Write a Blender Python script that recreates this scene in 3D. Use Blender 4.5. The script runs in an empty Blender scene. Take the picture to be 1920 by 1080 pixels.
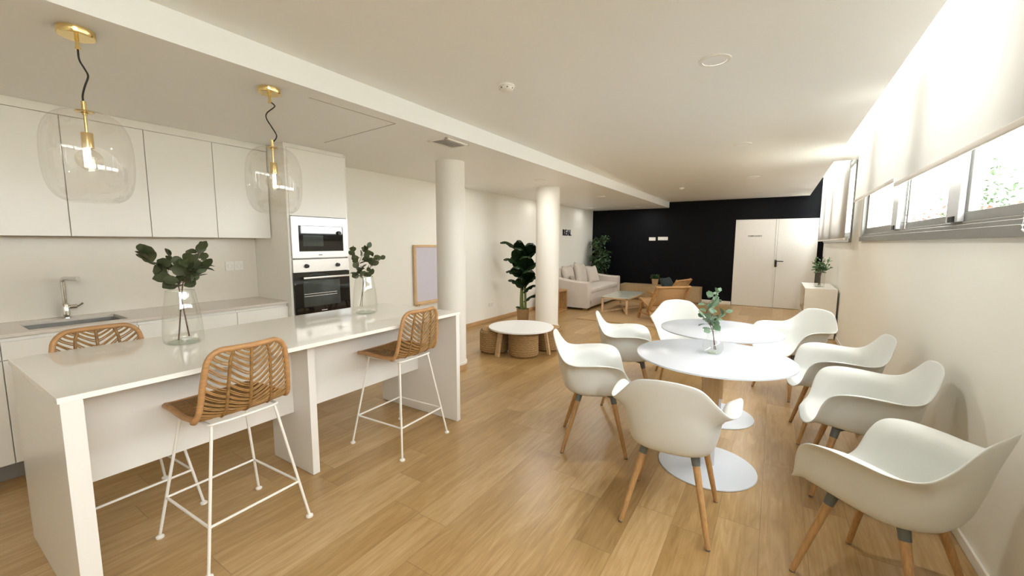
import bpy, bmesh, math, random
from mathutils import Vector, Matrix
PI = math.pi
random.seed(7)
S = bpy.context.scene
C = S.collection

# ------------------------------------------------------------------ camera, world, sun, exposure
CAM_F, CAM_PITCH, CAM_YAW, CAM_ROLL, CAM_H = 771.05, 6.307, 32.543, -0.215, 1.448
cam_d = bpy.data.cameras.new('camera')
cam = bpy.data.objects.new('camera', cam_d); C.objects.link(cam)
cam_d.sensor_width = 36.0; cam_d.lens = CAM_F / 1920 * 36.0
cam_d.clip_start = 0.05; cam_d.clip_end = 200
cam.matrix_world = (Matrix.Translation((0, 0, CAM_H)) @ Matrix.Rotation(math.radians(CAM_YAW), 4, 'Z')
                    @ Matrix.Rotation(math.radians(90 - CAM_PITCH), 4, 'X') @ Matrix.Rotation(math.radians(-CAM_ROLL), 4, 'Z'))
S.camera = cam
W = bpy.data.worlds.new('world'); S.world = W; W.use_nodes = True
bg = W.node_tree.nodes['Background']
bg.inputs[0].default_value = (0.97, 0.985, 1.0, 1); bg.inputs[1].default_value = 9.5
S.view_settings.view_transform = 'Standard'; S.view_settings.look = 'None'
S.view_settings.gamma = 1; S.view_settings.exposure = 1.1
S.cycles.max_bounces = 14; S.cycles.diffuse_bounces = 7; S.cycles.glossy_bounces = 5
S.cycles.transmission_bounces = 8; S.cycles.transparent_max_bounces = 16
S.cycles.caustics_reflective = False; S.cycles.caustics_refractive = False
S.cycles.sample_clamp_indirect = 6

def sky_portal(name, loc, sx, sy):
    """a light portal: guides the sky's own light through a window opening, gives off none itself"""
    d = bpy.data.lights.new(name, 'AREA'); d.shape = 'RECTANGLE'; d.size = sx; d.size_y = sy; d.energy = 1.0
    d.cycles.is_portal = True
    o = bpy.data.objects.new(name, d); C.objects.link(o); o.location = loc; o.rotation_euler = (0, math.radians(90), 0)
    return o
sun_d = bpy.data.lights.new('sun', 'SUN'); sun_d.energy = 8; sun_d.angle = math.radians(1.0); sun_d.color = (1, .97, .92)
sun = bpy.data.objects.new('sun', sun_d); C.objects.link(sun); sun.rotation_euler = (0, math.radians(-35), math.radians(20))   # stands over the building, lights the ground outside
sky_portal('sky_portal_window', (1.09, 2.565, 2.11), 1.22, 7.53)
sky_portal('sky_portal_far_window', (1.09, 8.975, 2.105), 1.23, 3.65)

# ------------------------------------------------------------------ dimensions
XL, XR, YB, YF = -4.343, 0.85, 10.98, -2.6      # left wall, right wall, black wall, glazed front
ZL, ZC, XB = 2.328, 2.471, -2.323               # low ceiling, high ceiling, edge of the low ceiling
XP = 0.545                                      # edge of the blind pocket

# ------------------------------------------------------------------ materials
def mat(name, col, rough=0.5, metal=0.0, spec=0.5, noise=0.0, nscale=20, bump=0.0, bscale=200, stretch=(1, 1, 1), col2=None, **kw):
    m = bpy.data.materials.new(name); m.use_nodes = True
    nt = m.node_tree; b = nt.nodes['Principled BSDF']
    b.inputs['Base Color'].default_value = (*col, 1); b.inputs['Roughness'].default_value = rough
    b.inputs['Metallic'].default_value = metal; b.inputs['Specular IOR Level'].default_value = spec
    for k, v in kw.items(): b.inputs[k.replace('_', ' ')].default_value = v
    tc = nt.nodes.new('ShaderNodeTexCoord'); mp = nt.nodes.new('ShaderNodeMapping'); mp.inputs['Scale'].default_value = stretch
    nt.links.new(tc.outputs['Object'], mp.inputs[0])
    if noise or col2:
        n = nt.nodes.new('ShaderNodeTexNoise'); n.inputs['Scale'].default_value = nscale; n.inputs['Detail'].default_value = 5
        nt.links.new(mp.outputs[0], n.inputs['Vector'])
        r = nt.nodes.new('ShaderNodeValToRGB')
        c2 = col2 or tuple(max(0, c * (1 - noise)) for c in col)
        r.color_ramp.elements[0].position = .3; r.color_ramp.elements[1].position = .7
        r.color_ramp.elements[0].color = (*c2, 1); r.color_ramp.elements[1].color = (*col, 1)
        nt.links.new(n.outputs['Fac'], r.inputs[0]); nt.links.new(r.outputs[0], b.inputs['Base Color'])
    if bump:
        n = nt.nodes.new('ShaderNodeTexNoise'); n.inputs['Scale'].default_value = bscale; n.inputs['Detail'].default_value = 3
        nt.links.new(mp.outputs[0], n.inputs['Vector'])
        bp = nt.nodes.new('ShaderNodeBump'); bp.inputs['Strength'].default_value = bump; bp.inputs['Distance'].default_value = .002
        nt.links.new(n.outputs['Fac'], bp.inputs['Height']); nt.links.new(bp.outputs[0], b.inputs['Normal'])
    return m

def glass_mat(name, tint, refl=0.12, rough=0.0):
    """thin clear glass: see-through with a Fresnel reflection"""
    m = bpy.data.materials.new(name); m.use_nodes = True; nt = m.node_tree; nt.nodes.clear()
    o = nt.nodes.new('ShaderNodeOutputMaterial'); mx = nt.nodes.new('ShaderNodeMixShader')
    t = nt.nodes.new('ShaderNodeBsdfTransparent'); g = nt.nodes.new('ShaderNodeBsdfGlossy')
    t.inputs[0].default_value = (*tint, 1); g.inputs['Roughness'].default_value = rough
    f = nt.nodes.new('ShaderNodeLayerWeight'); f.inputs[0].default_value = .5      # 'Facing' is the same from both sides
    pw = nt.nodes.new('ShaderNodeMath'); pw.operation = 'POWER'; pw.inputs[1].default_value = 4.5
    mr = nt.nodes.new('ShaderNodeMath'); mr.operation = 'MULTIPLY_ADD'; mr.inputs[1].default_value = .35; mr.inputs[2].default_value = refl * .4
    nt.links.new(f.outputs['Facing'], pw.inputs[0]); nt.links.new(pw.outputs[0], mr.inputs[0]); nt.links.new(mr.outputs[0], mx.inputs[0])
    nt.links.new(t.outputs[0], mx.inputs[1]); nt.links.new(g.outputs[0], mx.inputs[2]); nt.links.new(mx.outputs[0], o.inputs[0])
    return m

def blind_mat():
    m = bpy.data.materials.new('roller_blind_fabric'); m.use_nodes = True; nt = m.node_tree; nt.nodes.clear()
    o = nt.nodes.new('ShaderNodeOutputMaterial'); mx = nt.nodes.new('ShaderNodeMixShader'); mx.inputs[0].default_value = .5
    d = nt.nodes.new('ShaderNodeBsdfDiffuse'); t = nt.nodes.new('ShaderNodeBsdfTranslucent')
    d.inputs[0].default_value = (.9, .87, .83, 1)
    tc = nt.nodes.new('ShaderNodeTexCoord'); mp = nt.nodes.new('ShaderNodeMapping'); mp.inputs['Scale'].default_value = (1, 3, .25)
    n = nt.nodes.new('ShaderNodeTexNoise'); n.inputs['Scale'].default_value = 3; r = nt.nodes.new('ShaderNodeValToRGB')
    r.color_ramp.elements[0].color = (.57, .555, .535, 1); r.color_ramp.elements[1].color = (.62, .61, .595, 1)
    nt.links.new(tc.outputs['Object'], mp.inputs[0]); nt.links.new(mp.outputs[0], n.inputs['Vector']); nt.links.new(n.outputs['Fac'], r.inputs[0]); nt.links.new(r.outputs[0], t.inputs[0])
    nt.links.new(d.outputs[0], mx.inputs[1]); nt.links.new(t.outputs[0], mx.inputs[2]); nt.links.new(mx.outputs[0], o.inputs[0])
    return m

def floor_mat():
    m = bpy.data.materials.new('oak_planks'); m.use_nodes = True; nt = m.node_tree; b = nt.nodes['Principled BSDF']; L = nt.links.new
    N = nt.nodes.new
    tc = N('ShaderNodeTexCoord'); sp = N('ShaderNodeSeparateXYZ'); L(tc.outputs['Object'], sp.inputs[0])
    def M(op, a, c=None):
        x = N('ShaderNodeMath'); x.operation = op
        for i, v in enumerate((a, c)):
            if v is None: continue
            if isinstance(v, (int, float)): x.inputs[i].default_value = v
            else: L(v, x.inputs[i])
        return x.outputs[0]
    W_, L_ = 0.1935, 1.21
    px = M('DIVIDE', M('ADD', sp.outputs[0], 0.367), W_)
    row = M('FLOOR', px); fx = M('FRACT', px)
    wn = N('ShaderNodeTexWhiteNoise'); wn.noise_dimensions = '1D'; L(row, wn.inputs['W'])
    py = M('ADD', M('DIVIDE', sp.outputs[1], L_), M('MULTIPLY', wn.outputs['Value'], 7.3))
    col = M('FLOOR', py); fy = M('FRACT', py)
    cb = N('ShaderNodeCombineXYZ'); L(row, cb.inputs[0]); L(col, cb.inputs[1])
    w2 = N('ShaderNodeTexWhiteNoise'); w2.noise_dimensions = '2D'; L(cb.outputs[0], w2.inputs['Vector'])
    # grain: noise stretched along the board, shifted per board
    off = N('ShaderNodeVectorMath'); off.operation = 'MULTIPLY_ADD'
    L(w2.outputs['Color'], off.inputs[0]); off.inputs[1].default_value = (40, 40, 40); L(tc.outputs['Object'], off.inputs[2])
    mp = N('ShaderNodeMapping'); mp.inputs['Scale'].default_value = (9, 1.1, 1); L(off.outputs[0], mp.inputs[0])
    n1 = N('ShaderNodeTexNoise'); n1.inputs['Scale'].default_value = 2.4; n1.inputs['Detail'].default_value = 7; n1.inputs['Roughness'].default_value = .62; n1.inputs['Distortion'].default_value = 1.1
    L(mp.outputs[0], n1.inputs['Vector'])
    mp2 = N('ShaderNodeMapping'); mp2.inputs['Scale'].default_value = (60, 2.2, 1); L(off.outputs[0], mp2.inputs[0])
    n2 = N('ShaderNodeTexNoise'); n2.inputs['Scale'].default_value = 2; n2.inputs['Detail'].default_value = 3; L(mp2.outputs[0], n2.inputs['Vector'])
    r = N('ShaderNodeValToRGB'); e = r.color_ramp.elements
    e[0].position = .28; e[0].color = (.28, .158, .05, 1); e[1].position = .72; e[1].color = (.58, .40, .205, 1)
    e2 = e.new(.5); e2.color = (.42, .26, .10, 1)
    mixv = M('ADD', M('MULTIPLY', n1.outputs['Fac'], .55), M('ADD', M('MULTIPLY', n2.outputs['Fac'], .25), M('MULTIPLY', w2.outputs['Value'], .2)))
    L(mixv, r.inputs[0])
    # joints between boards
    ex = M('MINIMUM', fx, M('SUBTRACT', 1, fx)); ey = M('MINIMUM', fy, M('SUBTRACT', 1, fy))
    jx = M('LESS_THAN', ex, .0065); jy = M('LESS_THAN', ey, .0013); j = M('MAXIMUM', jx, jy)
    mx = N('ShaderNodeMix'); mx.data_type = 'RGBA'; L(M('MULTIPLY', j, .6), mx.inputs[0]); L(r.outputs[0], mx.inputs[6]); mx.inputs[7].default_value = (.17, .09, .03, 1)
    L(mx.outputs[2], b.inputs['Base Color'])
    rr = N('ShaderNodeMapRange'); L(n1.outputs['Fac'], rr.inputs[0]); rr.inputs[3].default_value = .24; rr.inputs[4].default_value = .40; L(rr.outputs[0], b.inputs['Roughness'])
    bp = N('ShaderNodeBump'); bp.inputs['Strength'].default_value = .25; bp.inputs['Distance'].default_value = .001
    L(M('SUBTRACT', n2.outputs['Fac'], M('MULTIPLY', j, 2)), bp.inputs['Height']); L(bp.outputs[0], b.inputs['Normal'])
    b.inputs['Specular IOR Level'].default_value = .8
    return m

def weave_mat(name, c1, c2, sx=60, sz=60, axis='UV'):
    m = bpy.data.materials.new(name); m.use_nodes = True; nt = m.node_tree; b = nt.nodes['Principled BSDF']; L = nt.links.new; N = nt.nodes.new
    tc = N('ShaderNodeTexCoord'); w = N('ShaderNodeTexWave'); w.bands_direction = 'Z'; w.inputs['Scale'].default_value = sz; w.inputs['Distortion'].default_value = 2.5
    w.inputs['Detail'].default_value = 2; w.inputs['Detail Scale'].default_value = 3
    n = N('ShaderNodeTexNoise'); n.inputs['Scale'].default_value = sx; L(tc.outputs['Object'], w.inputs['Vector']); L(tc.outputs['Object'], n.inputs['Vector'])
    mm = N('ShaderNodeMath'); mm.operation = 'MULTIPLY'; L(w.outputs['Fac'], mm.inputs[0]); L(n.outputs['Fac'], mm.inputs[1])
    r = N('ShaderNodeValToRGB'); r.color_ramp.elements[0].position = .08; r.color_ramp.elements[1].position = .5
    r.color_ramp.elements[0].color = (*c2, 1); r.color_ramp.elements[1].color = (*c1, 1)
    L(mm.outputs[0], r.inputs[0]); L(r.outputs[0], b.inputs['Base Color']); b.inputs['Roughness'].default_value = .75
    bp = N('ShaderNodeBump'); bp.inputs['Strength'].default_value = .8; bp.inputs['Distance'].default_value = .006; L(mm.outputs[0], bp.inputs['Height']); L(bp.outputs[0], b.inputs['Normal'])
    return m

MW = mat('white_wall_paint', (.87, .86, .795), .6, noise=.02, nscale=1.5, bump=.15, bscale=60)
MCEIL = mat('white_ceiling_paint', (.88, .885, .87), .42, noise=.015, nscale=1, bump=.1, bscale=40)
MBLACK = mat('midnight_blue_black_paint', (.0012, .0015, .003), .6, spec=.15, noise=.1, nscale=3)
MFLOOR = floor_mat()
MSKIRT = mat('white_skirting', (.80, .77, .70), .45, noise=.02)
MWSK = mat('oak_skirting', (.58, .36, .17), .5, noise=.25, nscale=6, stretch=(1, 1, 12))
MDOOR = mat('white_door_paint', (.74, .715, .665), .4, noise=.02)
MCAB = mat('satin_white_lacquer', (.84, .815, .755), .32, noise=.01)
MISL = mat('white_laminate', (.82, .80, .76), .28, noise=.01)
MTOP = mat('polished_white_stone', (.90, .875, .82), .07, noise=.03, nscale=120)
MGREYTOP = mat('warm_grey_quartz', (.68, .62, .545), .22, noise=.06, nscale=200)
MSPLASH = mat('warm_grey_splashback', (.76, .71, .625), .2, noise=.02)
MKICK = mat('dark_grey_plinth', (.20, .18, .16), .5, noise=.1)
MSTEEL = mat('brushed_steel', (.72, .68, .63), .3, 1.0, noise=.05, nscale=40, stretch=(1, 8, 1))
MSTEELL = mat('pale_steel_panel', (.80, .765, .73), .33, .55, noise=.03, nscale=40)
MCHROME = mat('chrome', (.75, .74, .72), .08, 1.0, noise=.01)
MSINK = mat('steel_sink', (.42, .40, .36), .3, .9, noise=.05)
MBGLASS = mat('black_oven_glass', (.006, .006, .006), .03, 0, .7, noise=.05)
MBWIN = mat('smoked_oven_window', (.05, .06, .055), .05, 0, .7, noise=.1)
MBLK = mat('black_plastic', (.012, .012, .012), .35, noise=.1)
MBRASS = mat('polished_brass', (.86, .66, .30), .16, 1.0, noise=.04)
MCORD = mat('black_cord', (.02, .018, .015), .7, noise=.2)
MWMET = mat('white_powder_coated_steel', (.84, .82, .77), .35, noise=.01)
MRAT = mat('rattan_strand', (.42, .225, .07), .5, noise=.4, nscale=30, bump=.3, bscale=90)
MRATD = mat('woven_rattan', (.36, .19, .06), .55, noise=.5, nscale=60, bump=.4, bscale=150)
MRIM = mat('bound_rattan_rim', (.53, .285, .115), .45, noise=.3, nscale=14, stretch=(1, 1, 6), bump=.35, bscale=70)
MSHELL = mat('white_moulded_plastic', (.69, .70, .675), .38, noise=.005)
MLEG = mat('oiled_beech', (.56, .325, .135), .4, noise=.3, nscale=9, stretch=(14, 14, 1.2))
MGREY = mat('grey_plastic', (.13, .14, .135), .45, noise=.1)
MTAB = mat('white_table_laminate', (.585, .61, .66), .25, noise=.005)
MTEDGE = mat('white_table_base', (.62, .645, .69), .3, noise=.005)
MCOLW = mat('beech_veneer', (.60, .38, .18), .4, noise=.2, nscale=7, stretch=(16, 16, 1))
MGLS = glass_mat('clear_glass', (.992, .988, .978), .27)
MGLV = glass_mat('vase_glass', (.97, .975, .955), .2)
MGLB = glass_mat('bulb_glass', (.97, .95, .9), .25)
MVBASE = mat('thick_green_glass_base', (.55, .64, .52), .08, 0, .6, Alpha=.38)
MPANE = glass_mat('window_glass', (.97, .985, .98), .08)
MLEAF = mat('eucalyptus_leaf', (.082, .098, .038), .5, col2=(.034, .047, .018), nscale=9)
MLEAFP = mat('pale_eucalyptus_leaf', (.17, .26, .16), .5, col2=(.08, .155, .085), nscale=14)
MSTEM = mat('brown_twig', (.14, .07, .045), .6, noise=.3)
MBAN = mat('banana_leaf', (.022, .052, .016), .35, col2=(.008, .019, .007), nscale=6)
MBANST = mat('banana_stalk', (.17, .22, .045), .5, col2=(.09, .13, .03), nscale=8, stretch=(3, 3, 1))
MFIC = mat('ficus_leaf', (.07, .15, .055), .5, col2=(.03, .07, .028), nscale=12)
MBOUQ = mat('mixed_bouquet_leaf', (.13, .24, .10), .5, col2=(.06, .13, .055), nscale=14)
MSOIL = mat('potting_soil', (.05, .035, .025), .9, noise=.4)
MSEA = weave_mat('seagrass_weave', (.50, .31, .125), (.17, .095, .035), 70, 22)
MPOT = weave_mat('basket_pot_weave', (.55, .36, .17), (.30, .18, .08), 60, 30)
MSOFA = mat('sand_linen_slipcover', (.66, .60, .54), .85, noise=.08, nscale=6, bump=.5, bscale=25)
MCUSH = mat('linen_cushion', (.63, .57, .50), .85, noise=.1, nscale=12, bump=.5, bscale=40)
MDKC = mat('dark_green_cushion', (.02, .035, .035), .85, noise=.2)
MOAK = mat('light_oak', (.56, .38, .20), .45, noise=.25, nscale=6, stretch=(2, 2, 14))
MOAKH = mat('light_oak_board', (.50, .36, .20), .5, noise=.3, nscale=5, stretch=(10, 1, 10))
MLOAK = mat('pale_pine', (.72, .50, .28), .5, noise=.2, nscale=8)
MTEAK = mat('teak_wood', (.52, .29, .11), .45, noise=.35, nscale=9, stretch=(6, 6, 2))
MSLING = mat('woven_cane_sling', (.56, .35, .17), .6, noise=.25, nscale=90, bump=.4, bscale=200)
MSTONE = mat('green_white_marble', (.60, .62, .54), .1, noise=.1, nscale=8)
MRUG = mat('jute_rug', (.50, .32, .155), .95, noise=.35, nscale=30, bump=.8, bscale=160, stretch=(1, 8, 1))
MALU = mat('grey_aluminium', (.29, .285, .265), .42, .35, noise=.04)
MALUL = mat('silver_aluminium', (.62, .62, .63), .4, .3, noise=.02)
MPLAST = mat('white_plastic', (.82, .80, .75), .4, noise=.01)
MDIFF = mat('downlight_diffuser', (.86, .86, .86), .4, noise=.01)
MNAVY = mat('navy_letter', (.012, .01, .04), .4, noise=.1)
MTXT = mat('grey_letter', (.12, .11, .10), .5, noise=.1)
MMIR = mat('lilac_white_board', (.62, .60, .68), .3, noise=.02)
MBLIND = blind_mat()
MTUBE = mat('blind_hem', (.76, .72, .66), .5, noise=.02)
MGAR = mat('pale_stone', (.62, .60, .55), .9, noise=.3, nscale=4)
MGRASS = mat('gravel_and_grass', (.62, .62, .55), .95, noise=.4, nscale=8)
MPINK = mat('pink_blossom', (.34, .045, .06), .7, col2=(.10, .13, .05), nscale=5)
MTREE = mat('garden_leaf', (.06, .10, .04), .7, col2=(.03, .06, .02), nscale=5)
MBLUE = mat('pale_blue_render', (.45, .55, .66), .8, noise=.05)

# ------------------------------------------------------------------ mesh helpers
def newbm(): return bmesh.new()
def obj(name, bm, m, parent=None, smooth=False, loc=None, kind=None, mods=None, ms=None):
    me = bpy.data.meshes.new(name)
    bmesh.ops.recalc_face_normals(bm, faces=bm.faces)
    bm.to_mesh(me); bm.free()
    for x in (ms or [m]): me.materials.append(x)
    if smooth:
        for p in me.polygons: p.use_smooth = True
        if smooth != 'all':
            try: me.set_sharp_from_angle(angle=math.radians(38))
            except Exception: pass
    o = bpy.data.objects.new(name, me); C.objects.link(o)
    if parent is not None: o.parent = parent
    if loc is not None: o.location = loc
    if kind: o['kind'] = kind
    return o
def tag(o, label, cat, group=None, kind=None):
    o['label'] = label; o['category'] = cat
    if group: o['group'] = group
    if kind: o['kind'] = kind
    return o
def thing(name, label, cat, loc=(0, 0, 0), rz=0, group=None):
    o = bpy.data.objects.new(name, None); C.objects.link(o); o.empty_display_size = .1
    o.location = loc; o.rotation_euler = (0, 0, rz)
    return tag(o, label, cat, group)
def copy_tree(o, parent=None):
    c = o.copy(); C.objects.link(c)
    if parent is not None: c.parent = parent
    for ch in list(o.children): copy_tree(ch, c)
    return c
def box(bm, x0, x1, y0, y1, z0, z1, bev=0, seg=2, mi=0):
    r = bmesh.ops.create_cube(bm, size=1.0)
    for v in r['verts']:
        v.co = Vector((x0 + (v.co.x + .5) * (x1 - x0), y0 + (v.co.y + .5) * (y1 - y0), z0 + (v.co.z + .5) * (z1 - z0)))
    fs = set(f for v in r['verts'] for f in v.link_faces)
    for f in fs: f.material_index = mi
    if bev:
        es = set(e for v in r['verts'] for e in v.link_edges)
        bmesh.ops.bevel(bm, geom=list(es), offset=bev, segments=seg, affect='EDGES', profile=.5)
    return r['verts']
def beam(bm, a, b, w, h, up=(0, 0, 1), bev=0.0):
    """rectangular bar from a to b, w across, h along up"""
    a, b = Vector(a), Vector(b); d = (b - a); L = d.length; d.normalize()
    s = d.cross(Vector(up)); s.normalize(); u = s.cross(d)
    r = bmesh.ops.create_cube(bm, size=1.0)
    for v in r['verts']:
        c = v.co.copy(); v.co = a + d * ((c.x + .5) * L) + s * (c.y * w) + u * (c.z * h)
    if bev:
        es = set(e for v in r['verts'] for e in v.link_edges)
        bmesh.ops.bevel(bm, geom=list(es), offset=bev, segments=2, affect='EDGES')
def tube(bm, pts, rad, n=8, cap=True, closed=False):
    pts = [Vector(p) for p in pts]; rads = rad if isinstance(rad, (list, tuple)) else [rad] * len(pts)
    rings = []; N = len(pts); prev = None
    for i, p in enumerate(pts):
        if closed: t = pts[(i + 1) % N] - pts[(i - 1) % N]
        else: t = pts[min(i + 1, N - 1)] - pts[max(i - 1, 0)]
        if t.length < 1e-9: t = Vector((0, 0, 1))
        t.normalize()
        if prev is None:
            a = Vector((0, 0, 1)) if abs(t.z) < .9 else Vector((1, 0, 0)); s = t.cross(a)
        else: s = prev - t * prev.dot(t)
        s.normalize(); prev = s; u = t.cross(s)
        rings.append([bm.verts.new(p + (s * math.cos(2 * PI * k / n) + u * math.sin(2 * PI * k / n)) * rads[i]) for k in range(n)])
    for i in range(N if closed else N - 1):
        A, B = rings[i], rings[(i + 1) % N]
        for k in range(n): bm.faces.new((A[k], A[(k + 1) % n], B[(k + 1) % n], B[k]))
    if cap and not closed: bm.faces.new(rings[0]); bm.faces.new(rings[-1][::-1])
def lathe(bm, prof, n=40, c=(0, 0), ox=0):
    """prof: list of (r, z)"""
    rings = []
    for r, z in prof:
        if r < 1e-6: rings.append([bm.verts.new((c[0], c[1], z))])
        else: rings.append([bm.verts.new((c[0] + r * math.cos(2 * PI * k / n), c[1] + r * math.sin(2 * PI * k / n), z)) for k in range(n)])
    for A, B in zip(rings, rings[1:]):
        for k in range(n):
            k2 = (k + 1) % n
            if len(A) == 1 and len(B) == 1: continue
            if len(A) == 1: bm.faces.new((A[0], B[k], B[k2]))
            elif len(B) == 1: bm.faces.new((A[k], A[k2], B[0]))
            else: bm.faces.new((A[k], A[k2], B[k2], B[k]))
def catmull(pts, n=6, closed=False):
    P = [Vector(p) for p in pts]; out = []; N = len(P)
    for i in range(N if closed else N - 1):
        p0 = P[(i - 1) % N] if closed or i > 0 else P[0] * 2 - P[1]
        p1, p2 = P[i], P[(i + 1) % N]
        p3 = P[(i + 2) % N] if closed or i + 2 < N else P[-1] * 2 - P[-2]
        for k in range(n):
            t = k / n
            out.append(.5 * ((2 * p1) + (p2 - p0) * t + (2 * p0 - 5 * p1 + 4 * p2 - p3) * t * t + (3 * p1 - p0 - 3 * p2 + p3) * t ** 3))
    if not closed: out.append(P[-1])
    return out
def leaf(bm, p, d, up, L, w, curl=.15, n=4, pts=None, fold=.12):
    """a blade with a mid rib starting at p and pointing along d"""
    p = Vector(p); d = Vector(d).normalized(); s = d.cross(Vector(up))
    if s.length < 1e-4: s = d.cross(Vector((1, 0, 0)))
    s.normalize(); u = s.cross(d)
    prof = pts or [0.05, .75, 1.0, .8, 0.06]
    rows = []
    for i, f in enumerate(prof):
        t = i / (len(prof) - 1); c = p + d * (L * t) - u * (curl * L * t * t)
        rows.append((bm.verts.new(c - s * (w * f / 2) + u * (fold * w * f)), bm.verts.new(c), bm.verts.new(c + s * (w * f / 2) + u * (fold * w * f))))
    for a, b in zip(rows, rows[1:]):
        bm.faces.new((a[0], a[1], b[1], b[0])); bm.faces.new((a[1], a[2], b[2], b[1]))

# ------------------------------------------------------------------ the room
def struct(name, bm, m, **kw): return obj(name, bm, m, kind='structure', **kw)
WT = .22
bm = newbm(); box(bm, XL - WT, XR + WT, YF, YB + WT, -.12, 0); struct('floor', bm, MFLOOR)
bm = newbm(); box(bm, XL - WT, XL, YF, YB + WT, 0, 2.75); struct('wall_left', bm, MW)
bm = newbm(); box(bm, XL, XR + WT, YB, YB + WT, 0, 2.95); struct('wall_back', bm, MBLACK)
# right wall with its two high window openings
W1 = (-1.2, 6.33, 1.50, 2.62); W2 = (7.15, 10.8, 1.49, 2.66)
bm = newbm()
box(bm, XR, XR + WT, YF, YB, 0, W1[2])
box(bm, XR, XR + WT, YF, YB, W1[3], 2.95)
for a, b in ((YF, W1[0]), (W1[1], W2[0]), (W2[1], YB)): box(bm, XR, XR + WT, a, b, W1[2], W1[3])
struct('wall_right', bm, MW)
# front wall behind the photographer
bm = newbm(); box(bm, XL - WT, -4.1, YF - WT, YF, 0, 2.75); box(bm, .3, XR + WT, YF - WT, YF, 0, 2.75); box(bm, -4.1, .3, YF - WT, YF, 0, 2.75); struct('wall_front', bm, MW)
# ceilings: low part over the kitchen, high part up to the blind pocket
bm = newbm(); box(bm, XL, XB, YF, YB, ZL, 2.75); struct('ceiling_kitchen', bm, MCEIL)
bm = newbm(); box(bm, XB, XP, YF, YB, ZC, 2.75); box(bm, XP, XR, 5.73, 6.62, ZC, 2.75); box(bm, XP, XR + .001, YF, YB, 2.83, 2.95)
struct('ceiling', bm, MCEIL)
# access hatch in the low ceiling: the fine line of its edge
bm = newbm()
for a, b in (((-3.45, 2.29), (-2.45, 2.215)), ((-2.45, 2.215), (-2.47, 1.55))):
    beam(bm, (*a, ZL - .0005), (*b, ZL - .0005), .006, .003)
struct('trim_1', bm, mat('hatch_joint', (.45, .42, .36), .7, noise=.05))
# skirting
bm = newbm(); box(bm, XL, XL + .012, 2.72, YB, 0, .07, .003); struct('baseboard_left', bm, MWSK)
bm = newbm(); box(bm, XR - .012, XR, YF, YB, 0, .055, .003); struct('baseboard_right', bm, MSKIRT)
bm = newbm(); box(bm, XL, -.83, YB - .014, YB, 0, .075, .003); struct('baseboard_back', bm, MSKIRT)

# round columns with a little wooden skirting ring
def column(n, x, y, r):
    bm = newbm(); lathe(bm, [(r, .075), (r, ZL + .01)], 64); o = struct('column', bm, mat('column_plaster_%d' % n, (.81, .785, .725), .55, noise=.02, nscale=2), smooth='all', loc=(x, y, 0))
    bm = newbm(); lathe(bm, [(r, .0), (r + .010, .0), (r + .010, .055), (r + .006, .060), (r, .060)], 64); obj('base_ring', bm, MWSK, o, smooth=True)
    bm = newbm(); lathe(bm, [(r, .060), (r + .012, .060), (r + .012, .085), (r, .090)], 64); obj('collar', bm, MSKIRT, o, smooth=True)
column(1, -3.09, 3.56, .160); column(2, -3.16, 6.03, .190)

# double door in the black wall
D0, D1, DZ = -.816, .745, 1.99
dr = bpy.data.objects.new('door_1', None); C.objects.link(dr); dr['kind'] = 'structure'; dr.location = (D0, YB, 0)
mid = .02
bm = newbm(); box(bm, 0, mid - D0 - .002, -.035, -.001, .006, DZ, .002); obj('door_leaf', bm, MDOOR, dr)
bm = newbm(); box(bm, mid - D0 + .002, D1 - D0, -.035, -.001, .006, DZ, .002); obj('door_leaf', bm, MDOOR, dr)
bm = newbm(); box(bm, mid - D0 - .035, mid - D0 - .002, -.043, -.034, .006, DZ, .002); obj('closing_strip', bm, MDOOR, dr)
hx = .015 - D0
bm = newbm(); box(bm, hx - .022, hx + .022, -.052, -.035, .925, 1.085, .006)
tube(bm, [(hx, -.05, 1.055), (hx, -.09, 1.055), (hx + .03, -.095, 1.055), (hx + .14, -.09, 1.055)], .011, 10); obj('door_handle', bm, MBLK, dr, smooth=True)

def text_mesh(name, body, size, m, M4, extrude=.004, parent=None, sx=1.0, bold=0):
    cu = bpy.data.curves.new(name, 'FONT'); cu.body = body; cu.size = size; cu.extrude = extrude; cu.offset = bold
    tmp = bpy.data.objects.new(name + '_tmp', cu); C.objects.link(tmp)
    dg = bpy.context.evaluated_depsgraph_get(); dg.update()
    me = bpy.data.meshes.new_from_object(tmp.evaluated_get(dg)); bpy.data.objects.remove(tmp)
    xs = [v.co.x for v in me.vertices]; x0 = min(xs); w = max(xs) - x0
    for v in me.vertices: v.co.x = (v.co.x - x0) / w * sx
    me.materials.append(m); me.name = name
    o = bpy.data.objects.new(name, me); C.objects.link(o); o.matrix_world = M4
    if parent is not None: o.parent = parent; o.matrix_parent_inverse = Matrix(); o.matrix_basis = M4
    return o
# small grey word on the left door leaf (reads along +X, faces the room)
RF = Matrix.Rotation(PI / 2, 4, 'X')
text_mesh('door_lettering', 'GIMNASIO', .05, MTXT, Matrix.Translation((-.556 - D0, -.036, 1.60)) @ RF, .001, dr, .275, .001)
# navy word on the left wall (reads along +Y, faces +X)
RL = Matrix(((0, 0, 1), (1, 0, 0), (0, 1, 0))).to_4x4()
for ch, y0, w in (('R', 9.055, .105), ('E', 9.185, .085), ('A', 9.285, .135), ('L', 9.445, .085)):
    tag(text_mesh('wall_letter', ch, .205, MNAVY, Matrix.Translation((XL + .010, y0, 1.625)) @ RL, .009, None, w, .003),
        'navy raised letter %s of the word on the white wall above the sofa' % ch, 'letter', 'navy letters on the wall')

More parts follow.
